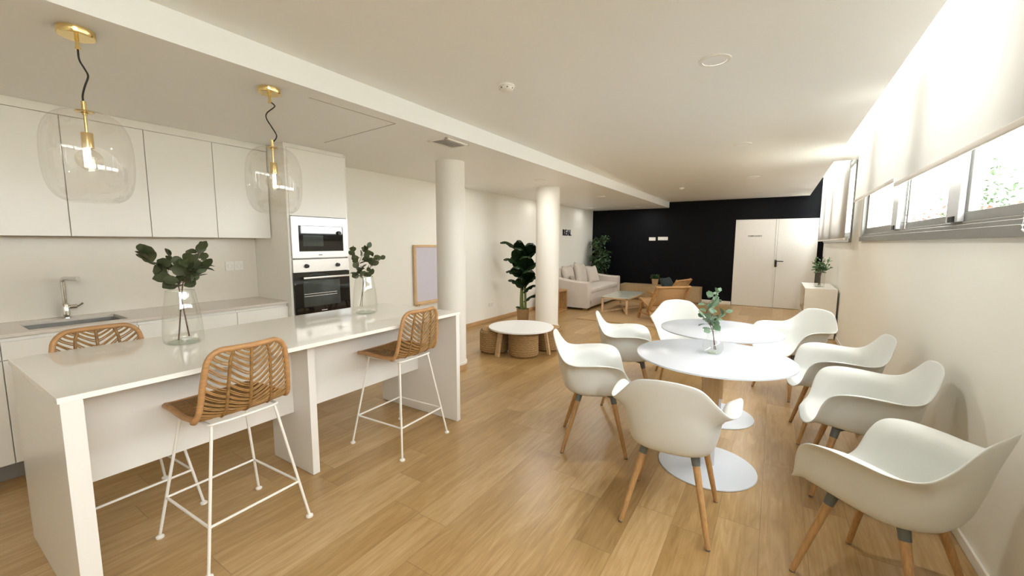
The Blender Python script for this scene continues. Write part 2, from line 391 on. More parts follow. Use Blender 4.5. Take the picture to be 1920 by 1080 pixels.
# ------------------------------------------------------------------ windows in the right wall
def window(name, Y0, Y1, z0, z1, posts):
    w = bpy.data.objects.new(name, None); C.objects.link(w); w['kind'] = 'structure'; w.location = (XR, Y0, z0)
    L = Y1 - Y0; H = z1 - z0
    bm = newbm()      # outer frame; the bottom rail has stepped tracks and stands out of the wall
    box(bm, -.030, .10, 0, L, -.022, .030, .003); box(bm, -.010, .10, 0, L, .030, .055, .003); box(bm, .012, .10, 0, L, .055, .072, .002)
    box(bm, -.02, .10, 0, L, H - .06, H, .003); box(bm, -.02, .10, 0, .045, .03, H - .06, .003); box(bm, -.02, .10, L - .045, L, .03, H - .06, .003)
    obj('window_frame', bm, MALU, w)
    for k, (a, b) in enumerate(posts):     # sliding sashes
        x0 = .018 if k % 2 == 0 else .050
        bm = newbm()
        box(bm, x0, x0 + .03, a, b, .072, .125, .003); box(bm, x0, x0 + .03, a, b, H - .10, H - .06, .003)
        box(bm, x0, x0 + .03, a, a + .05, .125, H - .10, .003); box(bm, x0, x0 + .03, b - .05, b, .125, H - .10, .003)
        s = obj('sash', bm, MALU, w)
        bm = newbm(); box(bm, x0 + .012, x0 + .016, a + .045, b - .045, .12, H - .095); obj('pane', bm, MPANE, s)
        if k % 2 == 1:
            for yy in (a, b - .0):
                pass
    for yy in sorted(set([p[0] for p in posts[1:]])):
        bm = newbm(); box(bm, -.012, .016, yy - .02, yy + .17, .072, H - .06, .003); obj('mullion', bm, MALUL, w)
        bm = newbm(); box(bm, -.022, -.008, yy + .02, yy + .10, .072, .105, .003); obj('latch', bm, MBLK, w)
    return w
def sp(vals, Y0): return [(a - Y0, b - Y0) for a, b in vals]
window('window_1', W1[0], W1[1], W1[2], W1[3], sp([(-1.155, .66), (.66, 2.02), (2.02, 3.30), (3.30, 4.70), (4.70, 6.285)], W1[0]))
window('window_2', W2[0], W2[1], W2[2], W2[3], sp([(7.2, 8.4), (8.4, 9.6), (9.6, 10.75)], W2[0]))
# roller blinds
def blind(label, x, y0, y1, ztop, zb, chain=False, cz=1.5):
    t = thing('roller_blind', label, 'blind', (x, y0, zb), 0, 'roller blinds at the high windows')
    L = y1 - y0; H = ztop - zb
    bm = newbm(); n = 24
    vs = []
    for i in range(n + 1):
        y = L * i / n; dx = .002 * math.sin(i * 1.3)
        vs.append([bm.verts.new((dx, y, .012)), bm.verts.new((dx * .5, y, H * .5)), bm.verts.new((0, y, H))])
    for a, b in zip(vs, vs[1:]):
        for k in range(2): bm.faces.new((a[k], b[k], b[k + 1], a[k + 1]))
    o = obj('blind_fabric', bm, MBLIND, t, smooth='all'); md = o.modifiers.new('thick', 'SOLIDIFY'); md.thickness = .0008
    bm = newbm(); box(bm, -.007, .007, 0, L, -.014, .014, .005, 3); obj('bottom_bar', bm, MTUBE, t, smooth=True)
    bm = newbm(); tube(bm, [(0, -.01, H), (0, L + .01, H)], .024, 16); obj('roller_tube', bm, MTUBE, t, smooth=True)
    if chain:
        zz = cz - zb
        pts = [(-.02, .03, H), (-.02, .03, 0)] if False else None
        bm = newbm(); P = []
        m_ = 60
        for i in range(m_):
            s = i / (m_ - 1)
            if s < .5: q = s * 2; P.append((.030, .03 - .03 * math.sin(q * PI) * .5, .30 * (1 - q) + zz * q))
            else: q = (s - .5) * 2; P.append((.030, .03 - .055 * math.sin(min(1, q * 3) * PI / 2), zz - .02 * math.sin(min(1, q * 3) * PI) + (.30 - zz) * q * q))
        for p in P: bmesh.ops.create_icosphere(bm, subdivisions=1, radius=.0035, matrix=Matrix.Translation(p))
        tube(bm, P, .0009, 5); obj('pull_chain', bm, MPLAST, t, smooth='all')
    return t
blind('white roller blind with its bead chain, lowered over the nearest high window panes', .65, 2.03, 3.79, 2.80, 1.845, True, 1.50)
blind('white roller blind over the far end of the long high window, hem slightly higher', .66, 3.85, 5.575, 2.80, 1.888)
blind('white roller blind over the part of the long window beside the photographer', .66, .15, 1.95, 2.80, 1.86)
blind('white roller blind lowered to the sill of the far window above the sideboard', .72, 6.66, 10.5, 2.80, 1.505)
bm = newbm(); lathe(bm, [(0, 0), (.03, 0), (.03, .02), (0, .02)], 20)
o = obj('blind_chain_wheel', bm, MPLAST, None, smooth=True, loc=(.79, 7.05, 1.52)); o.rotation_euler = (0, -PI / 2, 0); tag(o, 'white round chain holder at the near corner of the far window', 'fitting')

# ------------------------------------------------------------------ outside, seen through the window strips
bm = newbm(); box(bm, 1.2, 30, -20, 40, 1.15, 1.25); tag(obj('garden_ground', bm, MGRASS), 'pale gravel and grass outside the high windows', 'ground', kind='structure')
bm = newbm(); random.seed(3)
for i in range(60):
    y = -4 + i * .28; h = .25 + .15 * random.random()
    box(bm, 5.0 + random.random() * .2, 5.6, y, y + .27, 1.25, 1.25 + h * .45, .05); box(bm, 5.1 + random.random() * .2, 5.6, y + .1, y + .36, 1.25 + h * .45, 1.25 + h, .05)
struct('garden_wall', bm, MGAR)
def bush(name, label, x, y, z, rx, ry, rz, m, n=700, cat='shrub', seed=1):
    random.seed(seed); bm = newbm()
    t = thing(name, label, cat, (x, y, z), 0, 'plants outside the high windows')
    for i in range(n):
        th = random.random() * 2 * PI; ph = math.acos(2 * random.random() - 1); r = random.random() ** .4
        p = Vector((rx * r * math.sin(ph) * math.cos(th), ry * r * math.sin(ph) * math.sin(th), rz + rz * r * math.cos(ph)))
        d = Vector((random.uniform(-1, 1), random.uniform(-1, 1), random.uniform(-.3, 1)))
        leaf(bm, p, d, (random.random(), random.random(), 1), .10, .05, pts=[.1, 1, .1])
    obj('foliage', bm, m, t)
    bm = newbm()
    for k in range(4): tube(bm, [(0, 0, 0), (rx * .3 * math.cos(k * 1.6), ry * .3 * math.sin(k * 1.6), rz)], [.03, .012], 6)
    obj('stem', bm, MSTEM, t)
bush('flowering_shrub', 'pink flowering shrub outside, seen through the middle window pane', 2.7, 12.3, 1.25, .5, 1.3, .48, MPINK, 700, seed=4)
bush('flowering_shrub', 'smaller pink shrub outside the nearest window pane', 2.7, 8.9, 1.25, .4, .55, .40, MPINK, 260, seed=8)
bush('garden_shrub', 'green shrub outside at the far edge of the nearest window pane', 2.9, 10.4, 1.25, .45, .45, .85, MTREE, 420, seed=5)

# ------------------------------------------------------------------ kitchen
XU, XT, XCF = -4.011, -3.73, -3.778
ZUB, ZUT = 1.480, 2.270
YT0, YT1 = 2.075, 2.700
divs = [-.70, -.10, .316, .757, 1.187, 1.630, 2.068]
names = ['white wall cabinet at the left edge of the picture', 'white wall cabinet left of the first pendant lamp', 'white wall cabinet behind the left pendant lamp',
         'white wall cabinet behind the right side of the left pendant lamp', 'white wall cabinet between the two pendant lamps', 'white wall cabinet behind the right pendant lamp, next to the tall oven unit']
for i in range(6):
    a, b = divs[i], divs[i + 1]
    t = thing('wall_cabinet', names[i], 'cabinet', (XL, a, ZUB), 0, 'white wall cabinets above the sink')
    bm = newbm(); box(bm, .001, XU - XL - .020, .001, b - a - .001, .004, ZUT - ZUB); obj('cabinet_body', bm, MCAB, t)
    bm = newbm(); box(bm, XU - XL - .019, XU - XL, .0025, b - a - .0025, 0, ZUT - ZUB - .002, .0015); obj('cabinet_door', bm, MCAB, t)
bm = newbm(); box(bm, XL, XU, divs[0], 2.068, ZUT + .001, ZL - .001, .001); struct('trim_2', bm, MCAB)
# tall unit
t = thing('oven_cabinet', 'tall white cabinet housing the microwave and the oven', 'cabinet', (XL, YT0, 0))
X_ = XT - XL; wt = YT1 - YT0
bm = newbm(); box(bm, .001, X_ - .004, 0, .020, .10, 2.29); box(bm, .001, X_ - .004, wt - .020, wt, .10, 2.29)
box(bm, .001, X_ - .03, .02, wt - .02, .10, .76); box(bm, .001, .06, .02, wt - .02, .76, 1.68); box(bm, .001, X_ - .022, .02, wt - .02, 1.685, 2.29)
box(bm, .06, X_ - .03, .02, wt - .02, 1.286, 1.296); obj('cabinet_body', bm, MCAB, t)
bm = newbm(); box(bm, X_ - .020, X_, .021, wt - .021, 1.686, 2.288, .0015); obj('cabinet_door', bm, MCAB, t)
bm = newbm(); box(bm, X_ - .020, X_, .021, wt - .021, .12, .756, .0015); obj('drawer_front', bm, MCAB, t)
bm = newbm(); box(bm, X_ - .06, X_ - .04, 0, wt, .002, .10); obj('plinth', bm, MKICK, t)
bm = newbm(); box(bm, XL, XT - .010, YT0, YT1 - .012, 2.292, ZL - .001); box(bm, XL, XT - .001, YT1 - .014, YT1, 2.292, ZL - .012); struct('trim_3', bm, MCAB)
# microwave
t = thing('microwave', 'built-in microwave with pale steel frame above the oven', 'microwave', (XT, YT0 + .020, 1.297))
w = wt - .04; h = .382
bm = newbm(); box(bm, -.40, -.002, .02, w - .02, .02, h - .02); obj('microwave_body', bm, MBLK, t)
gy0, gy1, gz0, gz1 = .065, .530, .060, .302
bm = newbm()
for a in ((0, gy0, 0, h), (gy1, w, 0, h), (gy0, gy1, 0, gz0), (gy0, gy1, gz1, h)): box(bm, 0, .016, a[0], a[1], a[2], a[3])
obj('frame', bm, MSTEELL, t)
bm = newbm(); box(bm, .001, .010, gy0 + .001, gy1 - .001, gz0 + .001, gz1 - .001, .002); d = obj('microwave_door', bm, MBGLASS, t)
bm = newbm(); box(bm, .0101, .0105, gy0 + .045, gy0 + .25, gz0 + .05, gz1 - .09); obj('door_window', bm, MBWIN, d)
bm = newbm(); lathe(bm, [(0, 0), (.021, 0), (.019, .018), (0, .020)], 24); k = obj('dial', bm, MBLK, t, smooth=True, loc=(.0105, gy1 - .045, gz1 - .065)); k.rotation_euler = (0, PI / 2, 0)
bm = newbm(); box(bm, .0161, .0164, .255, .295, .022, .031, .0001); obj('maker_plate', bm, MGREY, t)
# oven
t = thing('oven', 'built-in black glass oven with steel control panel under the microwave', 'oven', (XT, YT0 + .020, .762))
bm = newbm(); box(bm, -.50, -.002, .02, w - .02, .01, .51); obj('oven_body', bm, MBLK, t)
bm = newbm(); box(bm, 0, .016, 0, w, .400, .522, .002); p = obj('control_panel', bm, MSTEELL, t)
for yy in (.125, .452):
    bm = newbm(); lathe(bm, [(0, 0), (.020, 0), (.020, .004), (.017, .006), (.0165, .024), (.012, .027), (0, .027)], 24)
    k = obj('knob', bm, MBLK, p, smooth=True, loc=(.0162, yy, .458)); k.rotation_euler = (0, PI / 2, 0)
for yy in (.115, .44):
    bm = newbm(); box(bm, .0162, .0165, yy, yy + .003, .498, .502); obj('mark', bm, MGREY, p)
bm = newbm(); box(bm, 0, .018, 0, w, .004, .395, .002); d = obj('oven_door', bm, MBGLASS, t)
bm = newbm(); box(bm, .0181, .0184, .085, w - .115, .07, .315); obj('door_window', bm, MBWIN, d)
bm = newbm()
for zz in (.168, .190): box(bm, .0185, .019, .09, w - .15, zz, zz + .004)
obj('rack', bm, MSTEELL, d)
bm = newbm(); box(bm, .040, .052, .075, w - .012, .338, .356, .004); box(bm, .016, .042, .09, .105, .342, .352); box(bm, .016, .042, w - .04, w - .025, .342, .352); obj('handle', bm, MSTEELL, d, smooth=True)
bm = newbm(); box(bm, .0182, .0185, .26, .32, .018, .025); obj('maker_plate', bm, MSTEELL, d)
# base cabinets with handle-less fronts
bd = [-.70, -.16, .374, 1.0, 1.640, 2.073]
for i in range(5):
    a, b = bd[i], bd[i + 1]
    nm = ['white base cabinet below the worktop at the far left edge', 'white base cabinet left of the sink unit', 'white sink base cabinet behind the left rattan stool', 'white base cabinet behind the tall glass vase, right of the sink', 'white base cabinet beside the tall oven unit'][i]
    t = thing('base_cabinet', nm, 'cabinet', (XL, a, 0), 0, 'white base cabinets under the worktop')
    X_ = XCF - XL
    bm = newbm()
    if i in (1, 2): box(bm, .002, X_ - .045, .001, b - a - .001, .10, .66); 
    else: box(bm, .002, X_ - .045, .001, b - a - .001, .10, .878)
    box(bm, X_ - .05, X_ - .044, .001, b - a - .001, .10, .878); obj('cabinet_body', bm, MCAB, t)
    bm = newbm(); box(bm, X_ - .040, X_ - .020, .002, b - a - .002, .745, .852, .0015)
    obj('drawer_front', bm, MCAB, t)
    bm = newbm(); box(bm, X_ - .040, X_ - .020, .002, b - a - .002, .11, .740, .0015); obj('cabinet_door', bm, MCAB, t)
    bm = newbm(); box(bm, X_ - .09, X_ - .07, 0, b - a, .001, .10); obj('plinth', bm, MKICK, t)
# worktop with the sink cut-out
SX0, SX1, SY0, SY1 = -4.21, -3.865, .50, .97
bm = newbm()
for a in ((XL, XCF, -.70, SY0), (XL, XCF, SY1, 2.073), (XL, SX0, SY0, SY1), (SX1, XCF, SY0, SY1)): box(bm, a[0], a[1], a[2], a[3], .880, .900)
tag(obj('worktop', bm, MGREYTOP), 'warm grey stone worktop with the sink cut into it', 'worktop')
bm = newbm(); box(bm, XL, XL + .012, -.70, 2.073, .901, ZUB - .001); struct('trim_4', bm, MSPLASH)
t = thing('kitchen_sink', 'undermounted rectangular steel sink in the grey worktop', 'sink', (SX0, SY0, .66))
a, b, hh = SX1 - SX0, SY1 - SY0, .219
bm = newbm()
box(bm, 0, a, 0, b, 0, .006); box(bm, -.003, .003, 0, b, .003, hh); box(bm, a - .003, a + .003, 0, b, .003, hh); box(bm, 0, a, -.003, .003, .003, hh); box(bm, 0, a, b - .003, b + .003, .003, hh)
obj('basin', bm, MSINK, t); bm = newbm(); lathe(bm, [(0, .007), (.04, .007), (.04, .010), (0, .008)], 24, (a / 2, b / 2)); obj('drain', bm, MCHROME, t, smooth=True)
t = thing('kitchen_tap', 'chrome mixer tap with square spout behind the sink', 'tap', (-4.268, .735, .900))
bm = newbm(); lathe(bm, [(0, 0), (.027, 0), (.027, .010), (.023, .014), (.023, .10), (.020, .105), (.016, .108), (0, .108)], 28); obj('body', bm, MCHROME, t, smooth=True)
bm = newbm(); tube(bm, catmull([(0, 0, .10), (0, 0, .20), (0, 0, .262), (.012, .002, .278), (.03, .005, .284), (.10, .02, .286), (.165, .035, .286)], 5), .0135, 14); obj('spout', bm, MCHROME, t, smooth=True)
bm = newbm(); tube(bm, [(.165, .035, .286), (.195, .042, .286)], .016, 14); obj('spout_tip', bm, MCHROME, t, smooth=True)
bm = newbm(); tube(bm, [(.0, .02, .075), (.012, .058, .077)], .016, 12); tube(bm, [(.012, .058, .077), (.03, .085, .10)], .006, 8); obj('lever', bm, MCHROME, t, smooth=True)
def wall_plate(name, label, origin, U, n, w=.075, h=.085, group=None, kind='socket'):
    """n white modules in a row along U; the plate lies on the wall"""
    t = thing(name, label, 'socket' if kind == 'socket' else 'switch', origin, 0, group)
    U = Vector(U); nrm = Vector((1, 0, 0)) if abs(U.y) > .5 else Vector((0, -1, 0))
    for k in range(n):
        bm = newbm(); c = U * (k * (w + .001) + w / 2)
        M4 = Matrix((U, Vector((0, 0, 1)), nrm)).transposed().to_4x4()
        vs = box(bm, -w / 2, w / 2, -h / 2, h / 2, 0, .009, .002)
        bmesh.ops.transform(bm, matrix=Matrix.Translation(c) @ M4, verts=bm.verts); o = obj('plate', bm, MPLAST, t)
        bm = newbm()
        if kind == 'socket':
            lathe(bm, [(.020, .0095), (.0215, .011), (.023, .0095)], 24); lathe(bm, [(0, .0094), (.003, .0094), (.003, .0092)], 8, (-.0095, 0)); lathe(bm, [(0, .0094), (.003, .0094), (.003, .0092)], 8, (.0095, 0))
        else: box(bm, -w * .36, w * .36, -h * .34, h * .34, .009, .0115, .001)
        bmesh.ops.transform(bm, matrix=Matrix.Translation(c) @ M4, verts=bm.verts); obj('insert', bm, MTUBE, o)
wall_plate('wall_socket', 'white double socket on the splashback right of the plant vase', (XL + .012, 1.797, 1.218), (0, 1, 0), 2)
wall_plate('wall_socket', 'small white double socket low on the left wall beside the banana plant', (XL, 6.02, .32), (0, 1, 0), 2, .07, .07)
wall_plate('wall_socket', 'left white socket plate on the black wall', (-2.79, YB, 1.553), (1, 0, 0), 2, .082, .085, 'white plates on the black wall')
wall_plate('wall_socket', 'right, longer white socket plate on the black wall', (-2.565, YB, 1.563), (1, 0, 0), 3, .080, .085, 'white plates on the black wall')

# ------------------------------------------------------------------ island
IX0, IX1, IY0, IY1, IZ = -2.992, -2.089, .312, 2.507, .898
t = thing('kitchen_island', 'long white kitchen island with polished top and panel legs', 'kitchen island', (IX0, IY0, 0))
iw, il = IX1 - IX0, IY1 - IY0
bm = newbm(); box(bm, 0, iw, 0, il, IZ - .022, IZ, .0015); obj('island_top', bm, MTOP, t)
bm = newbm(); box(bm, .006, iw - .004, .006, .066, .002, IZ - .023, .0015); obj('end_panel', bm, MISL, t)
bm = newbm(); box(bm, .006, iw - .004, il - .046, il - .006, .002, IZ - .023, .0015); obj('end_panel', bm, MISL, t)
bm = newbm(); box(bm, .20, iw - .252, 1.065, 1.110, .002, IZ - .023, .0015); obj('middle_panel', bm, MISL, t)
bm = newbm(); box(bm, .448, .470, .067, 1.064, .37, IZ - .023); box(bm, .448, .470, 1.111, il - .047, .37, IZ - .023); obj('back_panel', bm, MISL, t)

# ------------------------------------------------------------------ pendant lamps
def pendant(label, x, y, bend):
    t = thing('pendant_lamp', label, 'lamp', (x, y, ZL), 0, 'clear glass pendant lamps over the island')
    bm = newbm(); lathe(bm, [(0, 0), (.060, 0), (.060, -.026), (.057, -.030), (0, -.030)], 40); obj('ceiling_rose', bm, MBRASS, t, smooth=True)
    bm = newbm(); tube(bm, [(0, 0, -.028), (0, 0, -.075)], .007, 12); tube(bm, [(0, 0, -.070), (0, 0, -.08)], .009, 12); obj('cord_grip', bm, MBRASS, t, smooth=True)
    bm = newbm(); tube(bm, catmull([(0, 0, -.072)] + [(b[0], b[1], -b[2]) for b in bend] + [(0, 0, -.300)], 6), .0035, 8); obj('cord', bm, MCORD, t, smooth='all')
    bm = newbm(); tube(bm, [(0, 0, -.288), (0, 0, -.345)], .0085, 14); tube(bm, [(0, 0, -.345), (0, 0, -.425)], .0055, 12); obj('rod', bm, MBRASS, t, smooth=True)
    bm = newbm(); lathe(bm, [(0, -.418), (.019, -.418), (.020, -.421), (.020, -.482), (.016, -.484), (0, -.484)], 28); obj('lamp_holder', bm, MBRASS, t, smooth=True)
    bm = newbm(); c = -.530
    lathe(bm, [(.013, -.484), (.015, -.490)] + [(.045 * math.sin(a), c + .045 * math.cos(a)) for a in [.35 + k * (PI - .35) / 14 for k in range(15)]], 28); obj('bulb', bm, MGLB, t, smooth='all')
    prof = [(.012, -.335), (.028, -.331), (.052, -.332), (.080, -.340), (.106, -.358), (.126, -.386), (.139, -.425), (.1455, -.470), (.147, -.520),
            (.146, -.570), (.141, -.620), (.130, -.662), (.113, -.690), (.096, -.703), (.084, -.708), (.082, -.712)]
    P = [(v.x, v.y) for v in catmull([(r, z, 0) for r, z in prof], 2)]
    inner = [(max(.010, r - .0025), z + (.0 if z < -.34 else -.0025)) for r, z in P][::-1]
    bm = newbm(); lathe(bm, P, 64); obj('glass_shade', bm, MGLS, t, smooth='all')
    bm = newbm(); lathe(bm, [(.012, -.328), (.030, -.328), (.032, -.331), (.030, -.334), (.012, -.334)], 24); obj('shade_cap', bm, MBRASS, t, smooth=True)
pendant('clear glass pendant lamp on a brass rose at the left, nearest the picture edge', -2.53, .558, [(.004, 0, .12), (.012, .012, .155), (.022, .018, .185), (.008, .008, .225), (0, 0, .265)])
pendant('clear glass pendant lamp further along, in front of the tall cabinet', -2.53, 1.342, [(.012, .014, .085), (.016, .016, .10), (-.012, -.012, .135), (-.018, -.016, .165), (.002, .002, .215), (.018, .018, .258), (.012, .012, .285)])

# ------------------------------------------------------------------ rattan bar stool
def make_stool():
    t = thing('bar_stool', '', 'bar stool', (0, 0, 0), 0, 'rattan bar stools at the island')
    # seat looks along +Y; back at -Y.  profile of the woven shell from front lip to top of back
    key = [(.240, .648), (.20, .655), (.12, .655), (.0, .648), (-.10, .650), (-.17, .662), (-.205, .695), (-.222, .75), (-.235, .83), (-.248, .92), (-.255, .985)]
    prof = catmull([(0, y, z) for y, z in key], 5); NP = len(prof) - 1
    hw = [(0, .150), (.12, .185), (.35, .203), (.55, .203), (.8, .184), (.92, .168), (1.0, .135)]
    def halfw(s):
        for (a, wa), (b, wb) in zip(hw, hw[1:]):
            if s <= b: q = (s - a) / (b - a); return wa + (wb - wa) * q
        return hw[-1][1]
    def Sf(u, s):
        f = s * NP; i = min(int(f), NP - 1); q = f - i; p = prof[i] * (1 - q) + prof[i + 1] * q
        # lateral dish: edges rise on the seat and come forward on the back
        dish = .022 * u * u
        if s < .5: off = Vector((0, 0, dish * min(1, s * 4)))
        else: off = Vector((0, dish * 1.3, 0))
        return Vector((u * halfw(s), p.y, p.z)) + off
    rim = []
    n = 44
    for i in range(n + 1): rim.append(Sf(1, .05 + .90 * i / n))
    for i in range(1, 9):
        a = i / 9 * PI / 2; rim.append(Sf(1 - .22 * (1 - math.cos(a)), .95 + .045 * math.sin(a)))
    for i in range(0, 13): rim.append(Sf(.78 - 1.56 * i / 12, .995))
    for i in range(8, 0, -1):
        a = i / 9 * PI / 2; rim.append(Sf(-(1 - .22 * (1 - math.cos(a))), .95 + .045 * math.sin(a)))
    for i in range(n, -1, -1): rim.append(Sf(-1, .05 + .90 * i / n))
    for i in range(1, 6): a = i / 6; rim.append(Sf(-1 + .25 * a, .05 - .045 * math.sin(a * PI / 2)))
    for i in range(0, 9): rim.append(Sf(-.75 + 1.5 * i / 8, .005))
    for i in range(5, 0, -1): a = i / 6; rim.append(Sf(1 - .25 * a, .05 - .045 * math.sin(a * PI / 2)))
    bm = newbm(); tube(bm, rim, .0125, 10, closed=True); obj('rim', bm, MRIM, t, smooth='all')
    bm = newbm()
    for u in (-.5, 0, .5): tube(bm, [Sf(u, .01 + .98 * i / 50) - Vector((0, 0, .001)) for i in range(51)], .0072, 8)
    obj('rib', bm, MRATD, t, smooth='all')
    def strands(s0, s1, cnt, rad, rise, pair):
        bm = newbm()
        for bay in range(4):
            ua, ub = -1 + .5 * bay, -.5 + .5 * bay
            inner, outer = (ub, ua) if bay < 2 else (ua, ub)
            for i in range(cnt):
                s = s0 + (s1 - s0) * i / cnt
                for k in range(pair):
                    ss = s + k * .010
                    pts = []
                    for j in range(6):
                        q = j / 5; sv = ss + rise * (q ** 1.35)
                        if sv > .985: sv = .985
                        if sv < .012: sv = .012
                        pts.append(Sf(inner + (outer - inner) * q, sv) + Vector((0, 0, .0015 * ((i + k) % 2))))
                    tube(bm, pts, rad, 5)
        return bm
    obj('back_weave', strands(.47, .985, 15, .0034, .072, 2), MRAT, t, smooth='all')
    obj('seat_weave', strands(.005, .47, 20, .0048, .045, 2), MRATD, t, smooth='all')
    # white steel frame: under-seat ring, four splayed legs, foot rest
    bm = newbm()
    sq = [(-.15, -.165), (.15, -.165), (.15, .15), (-.15, .15)]
    tube(bm, catmull([(x, y, .637) for x, y in ((-.15, -.12), (-.12, -.17), (.12, -.17), (.15, -.12), (.15, .12), (.12, .15), (-.12, .15), (-.15, .12))], 4, True), .0065, 8, closed=True)
    obj('seat_ring', bm, MWMET, t, smooth='all')
    feet = {}
    for (x, y), (fx, fy) in zip(sq, ((-.235, -.25), (.235, -.25), (.235, .235), (-.235, .235))):
        a = Vector((x * .93, y * .93, .638)); b = Vector((fx, fy, .012)); feet[(x, y)] = (a, b)
        bm = newbm(); tube(bm, [a, b], .0068, 10); l = obj('leg', bm, MWMET, t, smooth=True)
        bm = newbm(); lathe(bm, [(0, 0), (.016, 0), (.018, .003), (.017, .010), (.009, .016), (0, .016)], 20, (fx, fy)); obj('foot', bm, MWMET, l, smooth=True)
    bm = newbm(); q = []
    for kx in sq: a, b = feet[kx]; f = (.638 - .205) / (.638 - .012); q.append(a + (b - a) * f)
    for i in range(4): tube(bm, [q[i], q[(i + 1) % 4]], .0062, 8)
    obj('footrest', bm, MWMET, t, smooth=True)
    return t
st = make_stool()
stools = [(-2.235, .895, PI / 2 + .04, 'rattan bar stool nearest the camera, pulled up to the near side of the island'),
          (-2.270, 2.020, PI / 2 + .05, 'rattan bar stool near the far end of the island, its back to the tables'),
          (-2.815, .640, -PI / 2 + .04, 'rattan bar stool on the kitchen side of the island, mostly hidden by its top')]
for i, (x, y, r, lab) in enumerate(stools):
    o = st if i == 0 else copy_tree(st)
    o.location = (x, y, 0); o.rotation_euler = (0, 0, r); o['label'] = lab

# ------------------------------------------------------------------ white shell armchair
def make_chair():
    t = thing('shell_armchair', '', 'chair', (0, 0, 0), 0, 'white shell armchairs round the two tables')
    K = [  # rim, wall, corner (right half, front -> back); seat looks along +Y
        ((0, .292, .408), (0, .262, .428), (0, .20, .430)),
        ((.10, .290, .409), (.095, .258, .429), (.08, .195, .430)),
        ((.190, .268, .418), (.170, .236, .433), (.145, .175, .430)),
        ((.236, .232, .470), (.206, .200, .452), (.174, .145, .428)),
        ((.268, .210, .565), (.226, .168, .510), (.187, .115, .425)),
        ((.298, .172, .634), (.236, .118, .594), (.192, .065, .421)),
        ((.314, .090, .658), (.236, .045, .630), (.193, .010, .417)),
        ((.314, -.030, .655), (.236, -.045, .628), (.190, -.050, .415)),
        ((.302, -.130, .648), (.228, -.125, .614), (.178, -.105, .417)),
        ((.266, -.206, .666), (.206, -.185, .606), (.155, -.145, .420)),
        ((.212, -.252, .728), (.165, -.222, .624), (.122, -.175, .423)),
        ((.150, -.282, .795), (.115, -.248, .650), (.085, -.192, .425)),
        ((.075, -.296, .815), (.058, -.260, .660), (.043, -.199, .426)),
        ((0, -.300, .820), (0, -.264, .664), (0, -.201, .426))]
    full = K + [tuple((-p[0], p[1], p[2]) for p in k) for k in K[-2:0:-1]]
    R, Wl, Sc = ([Vector(k[i]) for k in full] for i in range(3))
    R2, W2, S2 = catmull(R, 3, True), catmull(Wl, 3, True), catmull(Sc, 3, True)
    n = len(R2); cen = Vector((0, 0, .418))
    bm = newbm(); rings = []
    c = bm.verts.new(cen)
    for k in range(n):
        col = []
        s, w_, r = S2[k], W2[k], R2[k]
        pts = catmull([cen, cen.lerp(s, .55) + Vector((0, 0, -.004)), s, s.lerp(w_, .5) + (w_ - cen).normalized() * .012, w_, r], 3)
        col = [bm.verts.new(p) for p in pts[2:]]
        rings.append(col)
    m = len(rings[0])
    for k in range(n):
        a, b = rings[k], rings[(k + 1) % n]
        bm.faces.new((c, a[0], b[0]))
        for j in range(m - 1): bm.faces.new((a[j], a[j + 1], b[j + 1], b[j]))
    o = obj('seat_shell', bm, MSHELL, t, smooth='all')
    md = o.modifiers.new('thick', 'SOLIDIFY'); md.thickness = .009; md.offset = 0
    md = o.modifiers.new('sub', 'SUBSURF'); md.levels = 1; md.render_levels = 1
    bm = newbm()
    beam(bm, (-.118, -.100, .397), (.140, .120, .397), .035, .010); beam(bm, (.118, -.100, .397), (-.140, .120, .397), .035, .010)
    lathe(bm, [(0, .392), (.06, .392), (.06, .405), (0, .405)], 20, (0, .01)); obj('seat_bracket', bm, MGREY, t)
    for (x, y, fx, fy) in ((-.118, -.100, -.207, -.215), (.118, -.100, .207, -.215), (-.140, .120, -.215, .215), (.140, .120, .215, .215)):
        a = Vector((x, y, .405)); b = Vector((fx, fy, .006)); q = a.lerp(b, .13)
        bm = newbm(); tube(bm, [a, a.lerp(b, .15), a.lerp(b, .9), b], [.0165, .0175, .0125, .012], 16); l = obj('leg', bm, MLEG, t, smooth=True)
        bm = newbm(); tube(bm, [a, q], [.0215, .0195], 16); obj('leg_socket', bm, MGREY, l, smooth=True)
        bm = newbm(); lathe(bm, [(0, 0), (.011, 0), (.012, .004), (.011, .008), (0, .008)], 14, (fx, fy)); obj('foot_pad', bm, MGREY, l, smooth=True)
    return t
ch = make_chair()
chairs = [(-.400, 2.225, .050, 'white shell armchair with its back to the camera, in front of the near table'),
          (-1.045, 2.748, -1.173, 'white shell armchair left of the near table, nearest the island'),
          (-1.087, 3.69, -1.266, 'white shell armchair left of the gap between the two tables, facing right'),
          (-.80, 4.60, PI + .34, 'white shell armchair behind the far table, beside the wooden lounge chair'),
          (.19, 4.74, PI - .80, 'white shell armchair behind the far table on the side of the white sideboard'),
          (.42, 3.745, 1.65, 'white shell armchair against the window wall, farthest of the row of three'),
          (.475, 3.02, 1.568, 'white shell armchair against the window wall, middle one of the row of three'),
          (.448, 2.15, .985, 'white shell armchair nearest the camera, turned with its back to the window wall')]
for i, (x, y, r, lab) in enumerate(chairs):
    o = ch if i == 0 else copy_tree(ch)
    o.location = (x, y, 0); o.rotation_euler = (0, 0, r); o['label'] = lab

